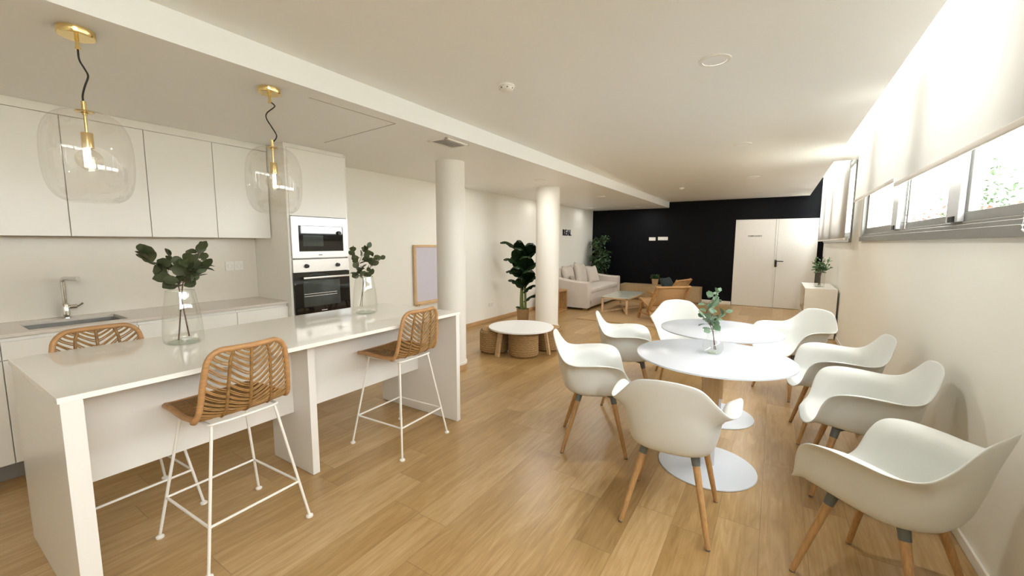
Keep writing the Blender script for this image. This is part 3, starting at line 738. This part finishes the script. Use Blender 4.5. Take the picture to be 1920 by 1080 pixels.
# ------------------------------------------------------------------ pedestal tables
def table(lab, x, y, rot, first=None):
    if first: o = copy_tree(first)
    else:
        o = thing('pedestal_table', lab, 'table', (0, 0, 0), 0, 'round white pedestal tables')
        bm = newbm(); R_ = .458
        lathe(bm, [(0, .7385), (R_ - .002, .7385), (R_, .737), (R_, .728), (R_ - .045, .716), (0, .716)], 96); obj('tabletop', bm, MTAB, o, smooth=True)
        bm = newbm(); lathe(bm, [(0, .716), (.10, .716), (.10, .708), (0, .708)], 32); obj('top_plate', bm, MTEDGE, o, smooth=True)
        bm = newbm(); box(bm, -.046, .046, -.046, .046, .155, .708, .004); obj('wood_column', bm, MCOLW, o, smooth=True)
        bm = newbm(); box(bm, -.040, .040, -.040, .040, .020, .155, .004); obj('column_foot', bm, MTEDGE, o, smooth=True)
        bm = newbm(); lathe(bm, [(0, 0), (.290, 0), (.293, .003), (.291, .008), (.20, .012), (.07, .020), (.055, .026), (0, .028)], 96); obj('base', bm, MTEDGE, o, smooth=True)
    o['label'] = lab; o.location = (x, y, 0); o.rotation_euler = (0, 0, rot); return o
t1 = table('round white pedestal table in front, with the small bulbous vase on it', -.298, 2.840, .25)
t2 = table('round white pedestal table behind, with nothing on it', -.352, 3.765, .25, t1)

# ------------------------------------------------------------------ vases and branches
def vase(name, label, x, y, z, prof, th=.003, base=True):
    t = thing(name, label, 'vase', (x, y, z))
    P = [(v.x, v.y) for v in catmull([(r, zz, 0) for r, zz in prof], 4)]
    inn = [(max(0.0, r - th), max(zz, .010)) for r, zz in P][::-1]
    bm = newbm(); lathe(bm, [(0, .001)] + P, 48); obj('glass_body', bm, MGLV, t, smooth='all')
    if base:
        r0 = prof[0][0]; bm = newbm(); lathe(bm, [(0, .002), (r0 - .006, .002), (r0 - .003, .006), (r0 - .006, .0095), (0, .0085)], 40); obj('glass_base', bm, MVBASE, t, smooth=True)
    bm = newbm(); rt, zt = prof[-1]; tube(bm, [((rt - th / 2) * math.cos(a), (rt - th / 2) * math.sin(a), zt) for a in [2 * PI * k / 40 for k in range(40)]], .0022, 6, closed=True); obj('rim', bm, MVBASE, t, smooth='all')
    return t
tall = [(.075, .0), (.088, .012), (.0905, .05), (.087, .11), (.079, .19), (.070, .245), (.064, .285)]
VA = (-2.70, .895, .898); VB = (-2.665, 2.055, .898); VC = (-.305, 2.905, .7385)
vase('glass_vase', 'tall tapering clear glass vase at the near end of the island', *VA, tall)
vase('glass_vase', 'tall tapering clear glass vase at the far end of the island', *VB, tall)
vase('bulb_vase', 'small clear glass vase with round belly on the near white table', *VC, [(.036, 0), (.052, .012), (.062, .04), (.058, .068), (.044, .088), (.038, .100), (.0375, .125), (.039, .150)])

def branch(name, label, cat, base, foot, neck, path, m, mst, ls, nl, seed, grp=None, wide=.9, stemr=.0026, twigs=3):
    """a leafy stem; coordinates are offsets from base, path goes on from the neck"""
    rnd = random.Random(seed)
    t = thing(name, label, cat, base, 0, grp)
    P = catmull([foot, neck] + path, 6)
    bm = newbm(); N = len(P); tube(bm, P, [stemr * (1 - .6 * i / N) for i in range(N)], 6)
    lf = newbm()
    def put(p, d, L):
        u = Vector((rnd.uniform(-1, 1), rnd.uniform(-1, 1), rnd.uniform(-.2, 1)))
        leaf(lf, p, d, u, L, L * wide * rnd.uniform(.8, 1.05), rnd.uniform(-.1, .3), pts=[.12, .72, .98, 1.0, .78, .10])
    i0 = 7
    for k in range(nl):
        f = i0 + (N - 1 - i0) * (k + .5) / nl; p = P[int(f)]
        d = Vector((rnd.uniform(-1, 1), rnd.uniform(-1, 1), rnd.uniform(-.25, .8))).normalized()
        e = p + d * rnd.uniform(.008, .022); tube(bm, [p, e], .0009, 4); put(e, d, ls * rnd.uniform(.7, 1.1))
    for k in range(twigs):
        p = P[int(i0 + (N - 1 - i0) * (k + .4) / max(twigs, 1))]
        d = Vector((rnd.uniform(-1, 1), rnd.uniform(-1, 1), rnd.uniform(.2, .9))).normalized()
        L = rnd.uniform(.05, .10); q = [p + d * (L * j / 4) + Vector((0, 0, .012 * (j / 4) ** 2)) for j in range(5)]
        tube(bm, q, .0012, 5)
        for j in (2, 3, 4, 4):
            dd = (d + Vector((rnd.uniform(-1, 1), rnd.uniform(-1, 1), rnd.uniform(-.5, .8)))).normalized(); put(q[j], dd, ls * rnd.uniform(.55, .95))
    p = P[-1]; put(p, (P[-1] - P[-3]), ls * .7)
    obj('stem', bm, mst, t, smooth='all'); obj('leaves', lf, m, t, smooth='all')
    return t
# camera-side axes on the island: lateral (to the right) = (cos, sin) of the viewing yaw
a_ = math.radians(CAM_YAW); RX = Vector((math.cos(a_), math.sin(a_), 0)); FW = Vector((-math.sin(a_), math.cos(a_), 0))
def rel(l, f, z): return tuple(RX * l + FW * f + Vector((0, 0, z)))
branch('eucalyptus_branch', 'dark eucalyptus branch in the near island vase, leaning left', 'branch', VA, rel(.030, .0, .035), rel(-.002, .0, .285),
       [rel(-.02, .01, .33), rel(-.07, .015, .375), rel(-.125, .02, .41), rel(-.165, .02, .44)], MLEAF, MSTEM, .074, 12, 11, 'eucalyptus branches in vases', twigs=5, stemr=.0036)
branch('eucalyptus_branch', 'dark eucalyptus branch in the near island vase, leaning right', 'branch', VA, rel(-.030, .0, .012), rel(.012, .0, .285),
       [rel(.03, -.01, .33), rel(.07, -.02, .375), rel(.115, -.02, .42), rel(.145, -.02, .455)], MLEAF, MSTEM, .072, 14, 23, 'eucalyptus branches in vases', twigs=7, stemr=.0036)
branch('eucalyptus_branch', 'dark eucalyptus branch in the far island vase, leaning right', 'branch', VB, rel(-.04, .0, .055), rel(-.002, .0, .26),
       [rel(.01, .01, .31), rel(.05, .01, .36), rel(.095, .01, .40), rel(.125, .01, .42)], MLEAF, MSTEM, .064, 11, 31, 'eucalyptus branches in vases', twigs=3)
branch('eucalyptus_branch', 'dark eucalyptus branch in the far island vase, upright with leaves hanging to the left', 'branch', VB, rel(-.030, .01, .050), rel(-.012, .0, .25),
       [rel(-.03, .0, .31), rel(-.04, -.01, .37), rel(-.015, -.01, .43), rel(.0, -.01, .475)], MLEAF, MSTEM, .064, 14, 37, 'eucalyptus branches in vases', twigs=4)
branch('eucalyptus_branch', 'pale green eucalyptus branch in the small table vase, taller one', 'branch', VC, rel(.020, .0, .022), rel(-.010, .0, .15),
       [rel(-.035, .0, .20), rel(-.05, .0, .26), rel(-.045, .0, .32), rel(-.01, .0, .36), rel(.0, .0, .375)], MLEAFP, MSTEM, .062, 17, 41, 'eucalyptus branches in vases', .75, twigs=3)
branch('eucalyptus_branch', 'pale green eucalyptus branch in the small table vase, shorter one', 'branch', VC, rel(.015, .01, .020), rel(-.004, .0, .15),
       [rel(-.01, .0, .18), rel(-.01, .0, .21), rel(-.005, .0, .25)], MLEAFP, MSTEM, .058, 12, 43, 'eucalyptus branches in vases', .75, twigs=2)

# ------------------------------------------------------------------ ceiling fittings
def downlight(x, y, z, label, r=.085):
    t = thing('downlight', label, 'ceiling light', (x, y, z), 0, 'round recessed downlights')
    bm = newbm(); lathe(bm, [(r * .72, -.001), (r * .74, -.007), (r * .97, -.006), (r, 0)], 40); obj('rim', bm, MPLAST, t, smooth=True)
    bm = newbm(); lathe(bm, [(0, -.004), (r * .73, -.004), (r * .73, -.001)], 40); obj('diffuser', bm, MDIFF, t, smooth=True)
    d = bpy.data.lights.new('downlight_fill', 'AREA'); d.shape = 'DISK'; d.size = r * 1.3; d.energy = 0.7 if x < -3.5 else 5.0; d.color = (1.0, .985, .93)  # added fill light under a fitting that looks unlit, to lift the room
    l = bpy.data.objects.new('downlight_fill', d); C.objects.link(l); l.parent = t; l.location = (0, 0, -.0065)
downlight(-.355, 2.662, ZC, 'round white downlight in the high ceiling, nearest and largest')
downlight(-.356, 4.995, ZC, 'round white downlight in the high ceiling, second of the line')
downlight(-.360, 7.475, ZC, 'round white downlight in the high ceiling, third of the line')
downlight(-.375, 9.960, ZC, 'round white downlight in the high ceiling, farthest, by the black wall')
downlight(-2.878, 5.235, ZL, 'round white downlight in the low ceiling just before the second column')
downlight(-2.872, 7.628, ZL, 'round white downlight in the low ceiling beyond the second column')
downlight(-4.03, 5.06, ZL, 'round white downlight in the low ceiling right of the first column')
downlight(-4.03, 7.5, ZL, 'round white downlight in the low ceiling left of the second column')
downlight(-4.03, 10.02, ZL, 'round white downlight in the low ceiling in the corner above the sofa')
downlight(-2.90, 10.25, ZL, 'round white downlight in the low ceiling close to the black wall')
def vent(name, label, x, y, z, lx, ly, along='y'):
    t = thing(name, label, 'vent', (x, y, z), 0)
    bm = newbm()
    for a in ((-lx, lx, -ly, -ly + .022), (-lx, lx, ly - .022, ly), (-lx, -lx + .022, -ly, ly), (lx - .022, lx, -ly, ly)): box(bm, *a, -.009, 0, .002)
    obj('frame', bm, MPLAST, t)
    bm = newbm(); box(bm, -lx + .01, lx - .01, -ly + .01, ly - .01, -.002, -.0005); obj('backing', bm, mat('vent_backing', (.42, .40, .36), .7, noise=.05), t)
    bm = newbm(); n = 6 if along == 'y' else 4
    for k in range(n):
        q = -1 + 2 * (k + .5) / n
        if along == 'y': beam(bm, (q * (lx - .022), -ly + .02, -.006), (q * (lx - .022), ly - .02, -.006), .018, .0025, (.45, 0, 1))
        else: beam(bm, (-lx + .02, q * (ly - .022), -.006), (lx - .02, q * (ly - .022), -.006), .018, .0025, (0, .45, 1))
    obj('louvres', bm, MPLAST, t)
vent('air_vent', 'white louvred air vent in the low ceiling before the first column', -2.512, 2.88, ZL, .108, .157)
vent('air_vent', 'narrow white air vent in the high ceiling by the black wall', .365, 10.64, ZC, .17, .07, 'x')
def detector(label, x, y, z, s=1.0):
    t = thing('smoke_detector', label, 'smoke detector', (x, y, z), 0, 'ceiling detectors')
    bm = newbm(); lathe(bm, [(0, 0), (.052 * s, 0), (.053 * s, -.010 * s), (.050 * s, -.014 * s), (.046 * s, -.016 * s), (.044 * s, -.030 * s), (.030 * s, -.040 * s), (0, -.043 * s)], 40); obj('housing', bm, MPLAST, t, smooth=True)
    bm = newbm()
    for k in range(14):
        a = 2 * PI * k / 14
        if k % 2: continue
        beam(bm, (.0455 * s * math.cos(a - .12), .0455 * s * math.sin(a - .12), -.024 * s), (.0455 * s * math.cos(a + .12), .0455 * s * math.sin(a + .12), -.024 * s), .003, .007 * s)
    obj('slots', bm, MGREY, t)
detector('white smoke detector on the high ceiling near the beam edge', -1.552, 2.357, ZC)
detector('small white detector on the high ceiling close to the far end of the beam', -1.546, 8.29, ZC, .9)

# ------------------------------------------------------------------ round coffee table and seagrass poufs
TC = (-2.77, 4.57)
t = thing('round_coffee_table', 'low round white coffee table with splayed wooden legs over the seagrass poufs', 'table', (*TC, 0))
bm = newbm(); lathe(bm, [(0, .352), (.425, .352), (.428, .349), (.427, .334), (.424, .330), (0, .330)], 80); obj('tabletop', bm, MDIFF, t, smooth=True)
for a in (-111, 12, 132):
    a = math.radians(a); c, s = math.cos(a), math.sin(a)
    bm = newbm(); beam(bm, (.33 * c, .33 * s, .33), (.385 * c, .385 * s, .004), .055, .03, (c, s, .2), .003); beam(bm, (.05 * c, .05 * s, .318), (.345 * c, .345 * s, .318), .04, .024); obj('leg', bm, MOAK, t)
def pouf(label, x, y, h=.30, r=.192):
    t = thing('seagrass_pouf', label, 'pouf', (x, y, 0), 0, 'seagrass poufs under the round coffee table')
    bm = newbm(); n = 60; pr = []
    nz = 11
    for i in range(nz * 4 + 1):
        f = i / (nz * 4); z = .004 + f * (h - .008); e = .022 * max(0, 1 - min(f, 1 - f) / .10) ** 2
        pr.append((r - e + .0028 * math.cos(i * PI / 2), z))
    lathe(bm, [(0, .003)] + pr, n); obj('pouf_body', bm, MSEA, t, smooth='all')
    bm = newbm(); lathe(bm, [(r - .024, h - .006)] + [(rr, h + .001 * math.cos(k * PI)) for k, rr in enumerate([r - .03 - j * .008 for j in range(19)])] + [(0, h)], n); obj('pouf_top', bm, MSEA, t, smooth='all')
pouf('woven seagrass pouf at the left, half under the round coffee table', -3.10, 4.42, .305)
pouf('woven seagrass pouf in the middle, under the front of the round coffee table', -2.665, 4.46, .305)
pouf('woven seagrass pouf at the right, behind the coffee table leg', -2.56, 4.93, .305)

# ------------------------------------------------------------------ banana plant
t = thing('banana_plant', 'tall artificial banana plant with dark leaves in a basket pot by the column', 'plant', (-3.70, 6.16, 0))
bm = newbm(); lathe(bm, [(0, .002), (.085, .002), (.090, .01), (.112, .27), (.116, .282), (.112, .288), (.104, .284), (.10, .25), (0, .25)], 40); obj('basket_pot', bm, MPOT, t, smooth=True)
bm = newbm(); lathe(bm, [(0, .262), (.10, .256), (.10, .25)], 24); obj('soil', bm, MSOIL, t)
bm = newbm(); tube(bm, catmull([(-.02, 0, .25), (-.03, 0, .45), (-.02, 0, .75), (0, 0, 1.1)], 5), [.042, .040, .038, .036, .035, .034, .032, .030, .028, .026, .024, .022, .02, .018, .016, .014], 10)
tube(bm, catmull([(.04, .02, .25), (.035, .02, .5), (.025, .01, .8)], 5), .022, 8); obj('stalk', bm, MBANST, t, smooth='all')
def banana_leaf(l, f, z, tl, tf, tz, w, side=0):
    p0 = Vector(rel(l, f, z)); p3 = Vector(rel(tl, tf, tz)); up = Vector((0, 0, 1))
    L = (p3 - p0).length; p1 = p0.lerp(p3, .35) + up * L * .16; p2 = p0.lerp(p3, .75) + up * L * .16
    P = catmull([p0, p1, p2, p3], 5); N = len(P) - 1
    bm = newbm(); rows = []
    for i, p in enumerate(P):
        q = i / N; tng = (P[min(i + 1, N)] - P[max(i - 1, 0)]).normalized(); s = tng.cross(up); s.normalize(); u = s.cross(tng)
        ww = 1.15 * w * (max(0, math.sin(min(1, q ** .75 + .01) * PI)) ** .8) + .004
        wob = .01 * math.sin(q * 23 + l * 30)
        rows.append([bm.verts.new(p - s * ww / 2 - u * (.18 * ww + wob)), bm.verts.new(p - s * ww / 4 + u * .02), bm.verts.new(p + u * 0), bm.verts.new(p + s * ww / 4 + u * .02), bm.verts.new(p + s * ww / 2 - u * (.18 * ww - wob))])
    for a, b in zip(rows, rows[1:]):
        for k in range(4): bm.faces.new((a[k], a[k + 1], b[k + 1], b[k]))
    tube(bm, P, [.009 * (1 - .8 * i / N) for i in range(N + 1)], 6)
    obj('leaf', bm, MBAN, t, smooth='all')
for q in ((0, 0, 1.20, -.40, -.05, 1.43, .15), (0, 0, 1.16, -.10, -.20, 1.47, .20), (0, 0, 1.12, .40, -.05, 1.33, .17), (0, 0, 1.10, .14, -.28, 1.42, .24), (0, 0, 1.02, -.12, -.28, 1.34, .25),
          (0, 0, .96, -.34, -.10, 1.14, .17), (0, 0, .94, .05, -.30, 1.20, .27), (0, 0, .90, .32, -.12, 1.08, .20), (0, 0, .82, -.16, -.26, 1.02, .25), (0, 0, .80, -.30, .05, .92, .17),
          (0, 0, .76, .12, -.28, .96, .25), (0, 0, .68, .28, -.12, .84, .17), (0, 0, .62, -.26, -.10, .78, .15), (.01, 0, .56, .24, .0, .68, .11),
          (0, 0, .66, -.06, -.20, .84, .18), (.02, 0, .40, .36, .0, .50, .08), (-.02, 0, .27, -.12, 0, .30, .03), (0, 0, 1.1, .15, .2, 1.4, .2), (0, 0, .9, -.2, .2, 1.2, .2)):
    banana_leaf(*q)

# ------------------------------------------------------------------ board leaning on the left wall
t = thing('framed_board', 'pale board in a light wood frame leaning on the left wall behind the island', 'board', (XL, 4.17, .555))
bm = newbm()
Lb, Hb = .60, .855
for a in ((0, .035, 0, Hb), (Lb - .035, Lb, 0, Hb), (.035, Lb - .035, 0, .035), (.035, Lb - .035, Hb - .035, Hb)): box(bm, .012, .045, a[0], a[1], a[2], a[3], .003)
obj('frame', bm, MLOAK, t)
bm = newbm(); box(bm, .014, .030, .034, Lb - .034, .034, Hb - .034); obj('board_panel', bm, MMIR, t)
bm = newbm(); box(bm, .01, .085, .05, Lb - .05, -.012, .004, .002); obj('pen_ledge', bm, MLOAK, t)
bm = newbm()
for yy in (.04, Lb - .04): beam(bm, (.05, yy, -.01), (.25, yy, -.553), .035, .022, (1, 0, .3)); beam(bm, (.012, yy, .2), (.012, yy, -.553), .03, .02, (1, 0, 0))
obj('stand', bm, MLOAK, t)

# ------------------------------------------------------------------ lounge
def soft_box(bm, x0, x1, y0, y1, z0, z1, bev, jig=.006, seed=0, seg=4):
    random.seed(seed); vs0 = set(bm.verts); box(bm, x0, x1, y0, y1, z0, z1, bev, seg)
    for v in bm.verts:
        if v not in vs0: v.co += Vector((random.uniform(-jig, jig), random.uniform(-jig, jig), random.uniform(-jig, jig)))
def cushion(name, label, loc, rot, sx, sz, th, m, grp, cat='cushion'):
    bm = newbm(); n = 12; top = []; bot = []
    for i in range(n + 1):
        a = []; b = []
        for j in range(n + 1):
            u, v = -1 + 2 * i / n, -1 + 2 * j / n; e = max(0, (1 - u ** 4) * (1 - v ** 4)) ** .55
            k = 1 - .10 * (1 - v * v) * abs(u) ** 3; k2 = 1 - .10 * (1 - u * u) * abs(v) ** 3
            x, z = u * sx / 2 * k, v * sz / 2 * k2
            a.append(bm.verts.new((x, -th / 2 * e, z))); b.append(a[-1] if i in (0, n) or j in (0, n) else bm.verts.new((x, th / 2 * e, z)))
        top.append(a); bot.append(b)
    for g in (top, bot):
        for i in range(n):
            for j in range(n):
                try: bm.faces.new((g[i][j], g[i + 1][j], g[i + 1][j + 1], g[i][j + 1]))
                except ValueError: pass
    o = obj(name, bm, m, None, smooth='all', loc=loc); o.rotation_euler = rot; return tag(o, label, cat, grp)
t = thing('slipcovered_sofa', 'sand coloured slipcovered sofa along the left wall beside the fig tree', 'sofa', (-4.27, 8.20, 0))
SW, SL = .95, 2.15     # depth (x), length (y)
def dished(bm, x0, x1, y0, y1, z0, zf, zb, bev=.03):
    """block whose top edge sweeps from zf at the front (x1) up to zb at the back (x0)"""
    n = 10; cs = []
    for i in range(n + 1):
        q = i / n; x = x0 + (x1 - x0) * q; z = zb + (zf - zb) * (1 - (1 - q) ** 2.4)
        cs.append([bm.verts.new((x, y0, z0)), bm.verts.new((x, y0, z - bev)), bm.verts.new((x, y0 + bev, z)), bm.verts.new((x, y1 - bev, z)), bm.verts.new((x, y1, z - bev)), bm.verts.new((x, y1, z0))])
    for a, b in zip(cs, cs[1:]):
        for k in range(6): bm.faces.new((a[k], a[(k + 1) % 6], b[(k + 1) % 6], b[k]))
    bm.faces.new(cs[0]); bm.faces.new(cs[-1][::-1])
bm = newbm(); dished(bm, 0, SW - .01, .16, SL - .16, .055, .36, .36); obj('sofa_base', bm, MSOFA, t, smooth=True)
bm = newbm(); dished(bm, .10, SW, 0, .17, .050, .615, .72); obj('armrest', bm, MSOFA, t, smooth=True)
bm = newbm(); dished(bm, .10, SW, SL - .17, SL, .050, .615, .72); obj('armrest', bm, MSOFA, t, smooth=True)
bm = newbm(); soft_box(bm, 0, .20, .0, SL, .055, .84, .05, .003, 2); obj('sofa_back', bm, MSOFA, t, smooth=True)
bm = newbm(); soft_box(bm, .19, SW + .005, .172, SL - .172, .345, .47, .04, .003, 5); obj('seat_cushion', bm, MSOFA, t, smooth=True)
bm = newbm()
for i in range(5): beam(bm, (SW - .005, .172 + .006 * i, .40), (SW + .012, .185 + .012 * i, .10), .012, .004, (1, 0, 0))
obj('tie_ribbon', bm, MSOFA, t)
for x, y in ((.08, .1), (SW - .1, .1), (.08, SL - .1), (SW - .1, SL - .1)):
    bm = newbm(); box(bm, x - .045, x + .045, y - .03, y + .03, .001, .056, .003); obj('foot', bm, MTEAK, t)
G = 'linen cushions on the sofa'
cushion('sofa_cushion', 'large sand cushion leaning on the sofa back at the near end', (-4.00, 8.70, .68), (-.25, 0, PI / 2 + .1), .62, .50, .17, MCUSH, G)
cushion('sofa_cushion', 'large sand cushion with peaked corner in the middle of the sofa back', (-3.97, 9.32, .70), (-.22, .10, PI / 2), .60, .54, .17, MCUSH, G)
cushion('sofa_cushion', 'square sand cushion towards the far arm of the sofa', (-3.88, 9.84, .645), (-.3, -.05, PI / 2 - .2), .50, .46, .15, MCUSH, G)
cushion('sofa_cushion', 'small folded grey-beige cushion just behind the near arm of the sofa', (-3.80, 8.55, .60), (-.6, .1, PI / 2 + .3), .36, .26, .09, mat('taupe_linen', (.40, .35, .30), .85, noise=.1), G)

t = thing('cube_side_table', 'open wooden cube side table between the column and the sofa', 'side table', (-4.17, 7.60, 0))
bm = newbm(); X_, Y_, H_ = .46, .42, .46
box(bm, 0, X_, 0, Y_, H_ - .03, H_, .002); box(bm, 0, X_, 0, Y_, .003, .033, .002); box(bm, 0, .03, 0, Y_, .033, H_ - .03); obj('cube_frame', bm, MTEAK, t)
bm = newbm(); box(bm, X_ - .03, X_, 0, .03, .033, H_ - .03); box(bm, X_ - .03, X_, Y_ - .03, Y_, .033, H_ - .03); box(bm, .031, X_ - .031, Y_ - .02, Y_ - .002, .034, H_ - .031); obj('side_panel', bm, MTEAK, t)

# fig tree behind the sofa
random.seed(12)
t = thing('fig_tree', 'bushy green artificial fig tree in the corner behind the sofa', 'plant', (-3.98, 10.62, 0))
bm = newbm(); lathe(bm, [(0, .002), (.13, .002), (.16, .30), (.165, .31), (.15, .31), (.14, .27), (0, .27)], 28); obj('pot', bm, MPOT, t, smooth=True)
bm = newbm(); tube(bm, [(0, 0, .25), (.01, .0, .9), (-.01, .0, 1.55)], [.018, .014, .008], 8)
lf = newbm()
for k in range(75):
    z = .62 + 1.0 * random.random(); a = random.random() * 2 * PI; L = random.uniform(.12, .24) * (1.15 - .35 * abs(z - 1.1))
    d = Vector((math.cos(a), math.sin(a), random.uniform(.3, .9))); p = Vector((0, 0, z - .1)); e = p + d * L; tube(bm, [p, e], .003, 5)
    for j in range(14):
        q = p.lerp(e, random.uniform(.4, 1.05)); dd = Vector((random.uniform(-1, 1), random.uniform(-1, 1), random.uniform(-.7, .7)))
        qq = q + dd * .04
        if qq.x < -.32: continue
        leaf(lf, qq, dd, (random.random(), 0, 1), random.uniform(.06, .10), random.uniform(.035, .055))
obj('trunk', bm, MSTEM, t, smooth='all'); obj('foliage', lf, MFIC, t)

# tv bench
t = thing('tv_bench', 'long low pale oak tv bench against the black wall', 'tv bench', (-3.38, 10.55, 0))
bm = newbm(); box(bm, 0, 1.92, 0, .41, .365, .388, .002); box(bm, 0, .02, .0, .41, .03, .365); box(bm, 1.90, 1.92, 0, .41, .03, .365); box(bm, .02, 1.90, .02, .41, .03, .05); box(bm, .02, 1.9, .39, .41, .05, .365); box(bm, .05, 1.87, .05, .36, .001, .03); obj('bench_body', bm, MOAKH, t)
for k in range(4):
    bm = newbm(); box(bm, .022 + k * .4695, .022 + k * .4695 + .466, -.001, .018, .052, .362, .002); obj('bench_door', bm, MOAKH, t)
t = thing('potted_plant', 'small dark potted plant in a wooden pot on the tv bench', 'plant', (-2.52, 10.66, .388))
bm = newbm(); lathe(bm, [(0, 0), (.06, 0), (.064, .01), (.085, .15), (.085, .165), (.075, .165), (.07, .14), (0, .14)], 24); obj('pot', bm, MOAK, t, smooth=True)
bm = newbm(); random.seed(5)
for i in range(120):
    d = Vector((random.uniform(-1, 1), random.uniform(-1, 1), random.uniform(.1, 1.2))); leaf(bm, Vector((0, 0, .15)) + d * random.uniform(.03, .08), d, (0, 1, 1), .06, .035)
obj('foliage', bm, MFIC, t)

# rug
bm = newbm(); box(bm, -3.14, -1.25, 7.22, 9.95, .001, .012, .003); tag(obj('jute_rug', bm, MRUG), 'flat woven jute rug under the lounge table', 'rug')

# lounge coffee table
t = thing('lounge_coffee_table', 'rectangular coffee table with pale stone top and crossed wooden frame', 'table', (-2.99, 8.15, .012))
TX, TY, TZ = .545, 1.22, .335
bm = newbm(); box(bm, -.01, TX + .01, -.01, TY + .01, TZ - .018, TZ, .003); obj('stone_top', bm, MSTONE, t)
bm = newbm(); w = .035
for x in (0, TX - w):
    for y in (0, TY - w): box(bm, x, x + w, y, y + w, 0.001, TZ - .018, .002)
for y in (0, TY - w): box(bm, 0, TX, y + .002, y + w - .002, TZ - .045, TZ - .018, .002)
for x in (0, TX - w): box(bm, x + .002, x + w - .002, 0, TY, TZ - .045, TZ - .018, .002)
beam(bm, (w / 2, w / 2, .018), (TX - w / 2, TY - w / 2, .018), .045, .032); beam(bm, (TX - w / 2, w / 2, .018), (w / 2, TY - w / 2, .018), .045, .030)
obj('wood_frame', bm, MLOAK, t)

# low safari chairs (seat looks along +Y, width along X)
def make_safari():
    t = thing('safari_chair', '', 'lounge chair', (0, 0, 0), 0, 'wooden lounge chairs with woven seats')
    hw = .31
    for s in (-1, 1):
        x = s * hw
        bm = newbm(); beam(bm, (x, -.36, .67), (x, -.04, .16), .030, .052, (0, 1, .5), .004); obj('back_post', bm, MTEAK, t)
        bm = newbm(); beam(bm, (x - s * .032, .33, .375), (x - s * .032, -.16, .20), .028, .048, (0, 0, 1), .004)
        obj('seat_rail', bm, MTEAK, t)
        bm = newbm(); beam(bm, (x, .20, .33), (x, .32, .004), .030, .048, (0, 1, 0), .004); obj('leg', bm, MTEAK, t)
        bm = newbm(); beam(bm, (x, -.03, .26), (x, -.24, .004), .030, .048, (0, 1, 0), .004); obj('leg', bm, MTEAK, t)
        bm = newbm(); beam(bm, (x, .27, .13), (x, -.16, .11), .020, .03, (0, 0, 1), .003); obj('stretcher', bm, MTEAK, t)
    bm = newbm(); tube(bm, [(-hw - .03, -.345, .655), (hw + .03, -.345, .655)], .022, 14); tube(bm, [(-hw, -.11, .275), (hw, -.11, .275)], .016, 10); obj('back_rail', bm, MTEAK, t, smooth=True)
    bm = newbm(); tube(bm, [(-hw, .315, .372), (hw, .315, .372)], .018, 10); tube(bm, [(-hw, -.12, .215), (hw, -.12, .215)], .016, 10); obj('seat_bar', bm, MTEAK, t, smooth=True)
    def sling(name, A, B, sag, nrm):
        bm = newbm(); n = 10; g = []
        for i in range(n + 1):
            q = i / n; p = Vector(A).lerp(Vector(B), q) + Vector(nrm) * sag * math.sin(q * PI)
            g.append([bm.verts.new((-hw + .045, p.y, p.z)), bm.verts.new((0, p.y, p.z)), bm.verts.new((hw - .045, p.y, p.z))])
        for a, b in zip(g, g[1:]):
            for k in range(2): bm.faces.new((a[k], a[k + 1], b[k + 1], b[k]))
        o = obj(name, bm, MSLING, t, smooth='all'); md = o.modifiers.new('t', 'SOLIDIFY'); md.thickness = .008
    sling('back_sling', (0, -.335, .645), (0, -.115, .285), -.03, (0, .85, .5)); sling('seat_sling', (0, .31, .378), (0, -.11, .228), -.035, (0, 0, 1))
    return t
sc = make_safari(); sc2 = copy_tree(sc)
sc['label'] = 'low wooden lounge chair with woven back, seen from behind next to the rug'
sc.location = (-1.72, 7.92, .010); sc.rotation_euler = (0, 0, math.radians(42))
sc2['label'] = 'low wooden lounge chair holding the dark cushion, in front of the tv bench'
sc2.location = (-1.93, 9.35, .010); sc2.rotation_euler = (0, 0, math.radians(75))
cushion('dark_cushion', 'dark green cushion on the farther wooden lounge chair', (-1.93, 9.33, .53), (-.5, 0, math.radians(75)), .46, .40, .13, MDKC, None)

# ------------------------------------------------------------------ sideboard under the far window
t = thing('white_sideboard', 'white sideboard with an open wooden end by the far window', 'sideboard', (.42, 7.75, 0))
bm = newbm(); XX, YY, HH = .40, 1.15, .765
box(bm, 0, XX, 0, YY, HH - .02, HH, .002); box(bm, 0, XX, 0, .02, .01, HH - .02, .002); box(bm, 0, XX, YY - .02, YY, .01, HH - .02); box(bm, .36, XX, .02, YY - .02, .01, HH - .02); box(bm, 0, XX, .02, YY - .02, .01, .03); obj('sideboard_body', bm, MCAB, t)
bm = newbm(); box(bm, .004, .356, .022, YY - .022, .36, .378); box(bm, .05, .355, .022, YY - .022, .032, .358); box(bm, .05, .355, .022, YY - .022, .38, HH - .022); obj('wood_interior', bm, MOAKH, t)
vase('glass_vase', 'clear glass cylinder vase on the white sideboard by the far window', .62, 8.15, .765, [(.062, 0), (.068, .01), (.070, .10), (.068, .20), (.070, .235)])
for k, (l, z) in enumerate(((-.10, .40), (.02, .44), (.12, .40), (-.03, .36), (.08, .34))):
    branch('bouquet_stem', ['leafy green stem in the sideboard vase, leaning left', 'leafy green stem in the sideboard vase, tallest in the middle', 'leafy green stem in the sideboard vase, leaning right', 'leafy green stem in the sideboard vase, low on the left', 'leafy green stem in the sideboard vase, low on the right'][k],
           'flower stem', (.62, 8.15, .765), rel(-.2 * l, 0, .02), rel(.15 * l, 0, .20), [rel(.5 * l, 0, .28), rel(l, 0, z)], MBOUQ, MSTEM, .06, 16, 60 + k, 'stems in the sideboard vase', .45, twigs=4)
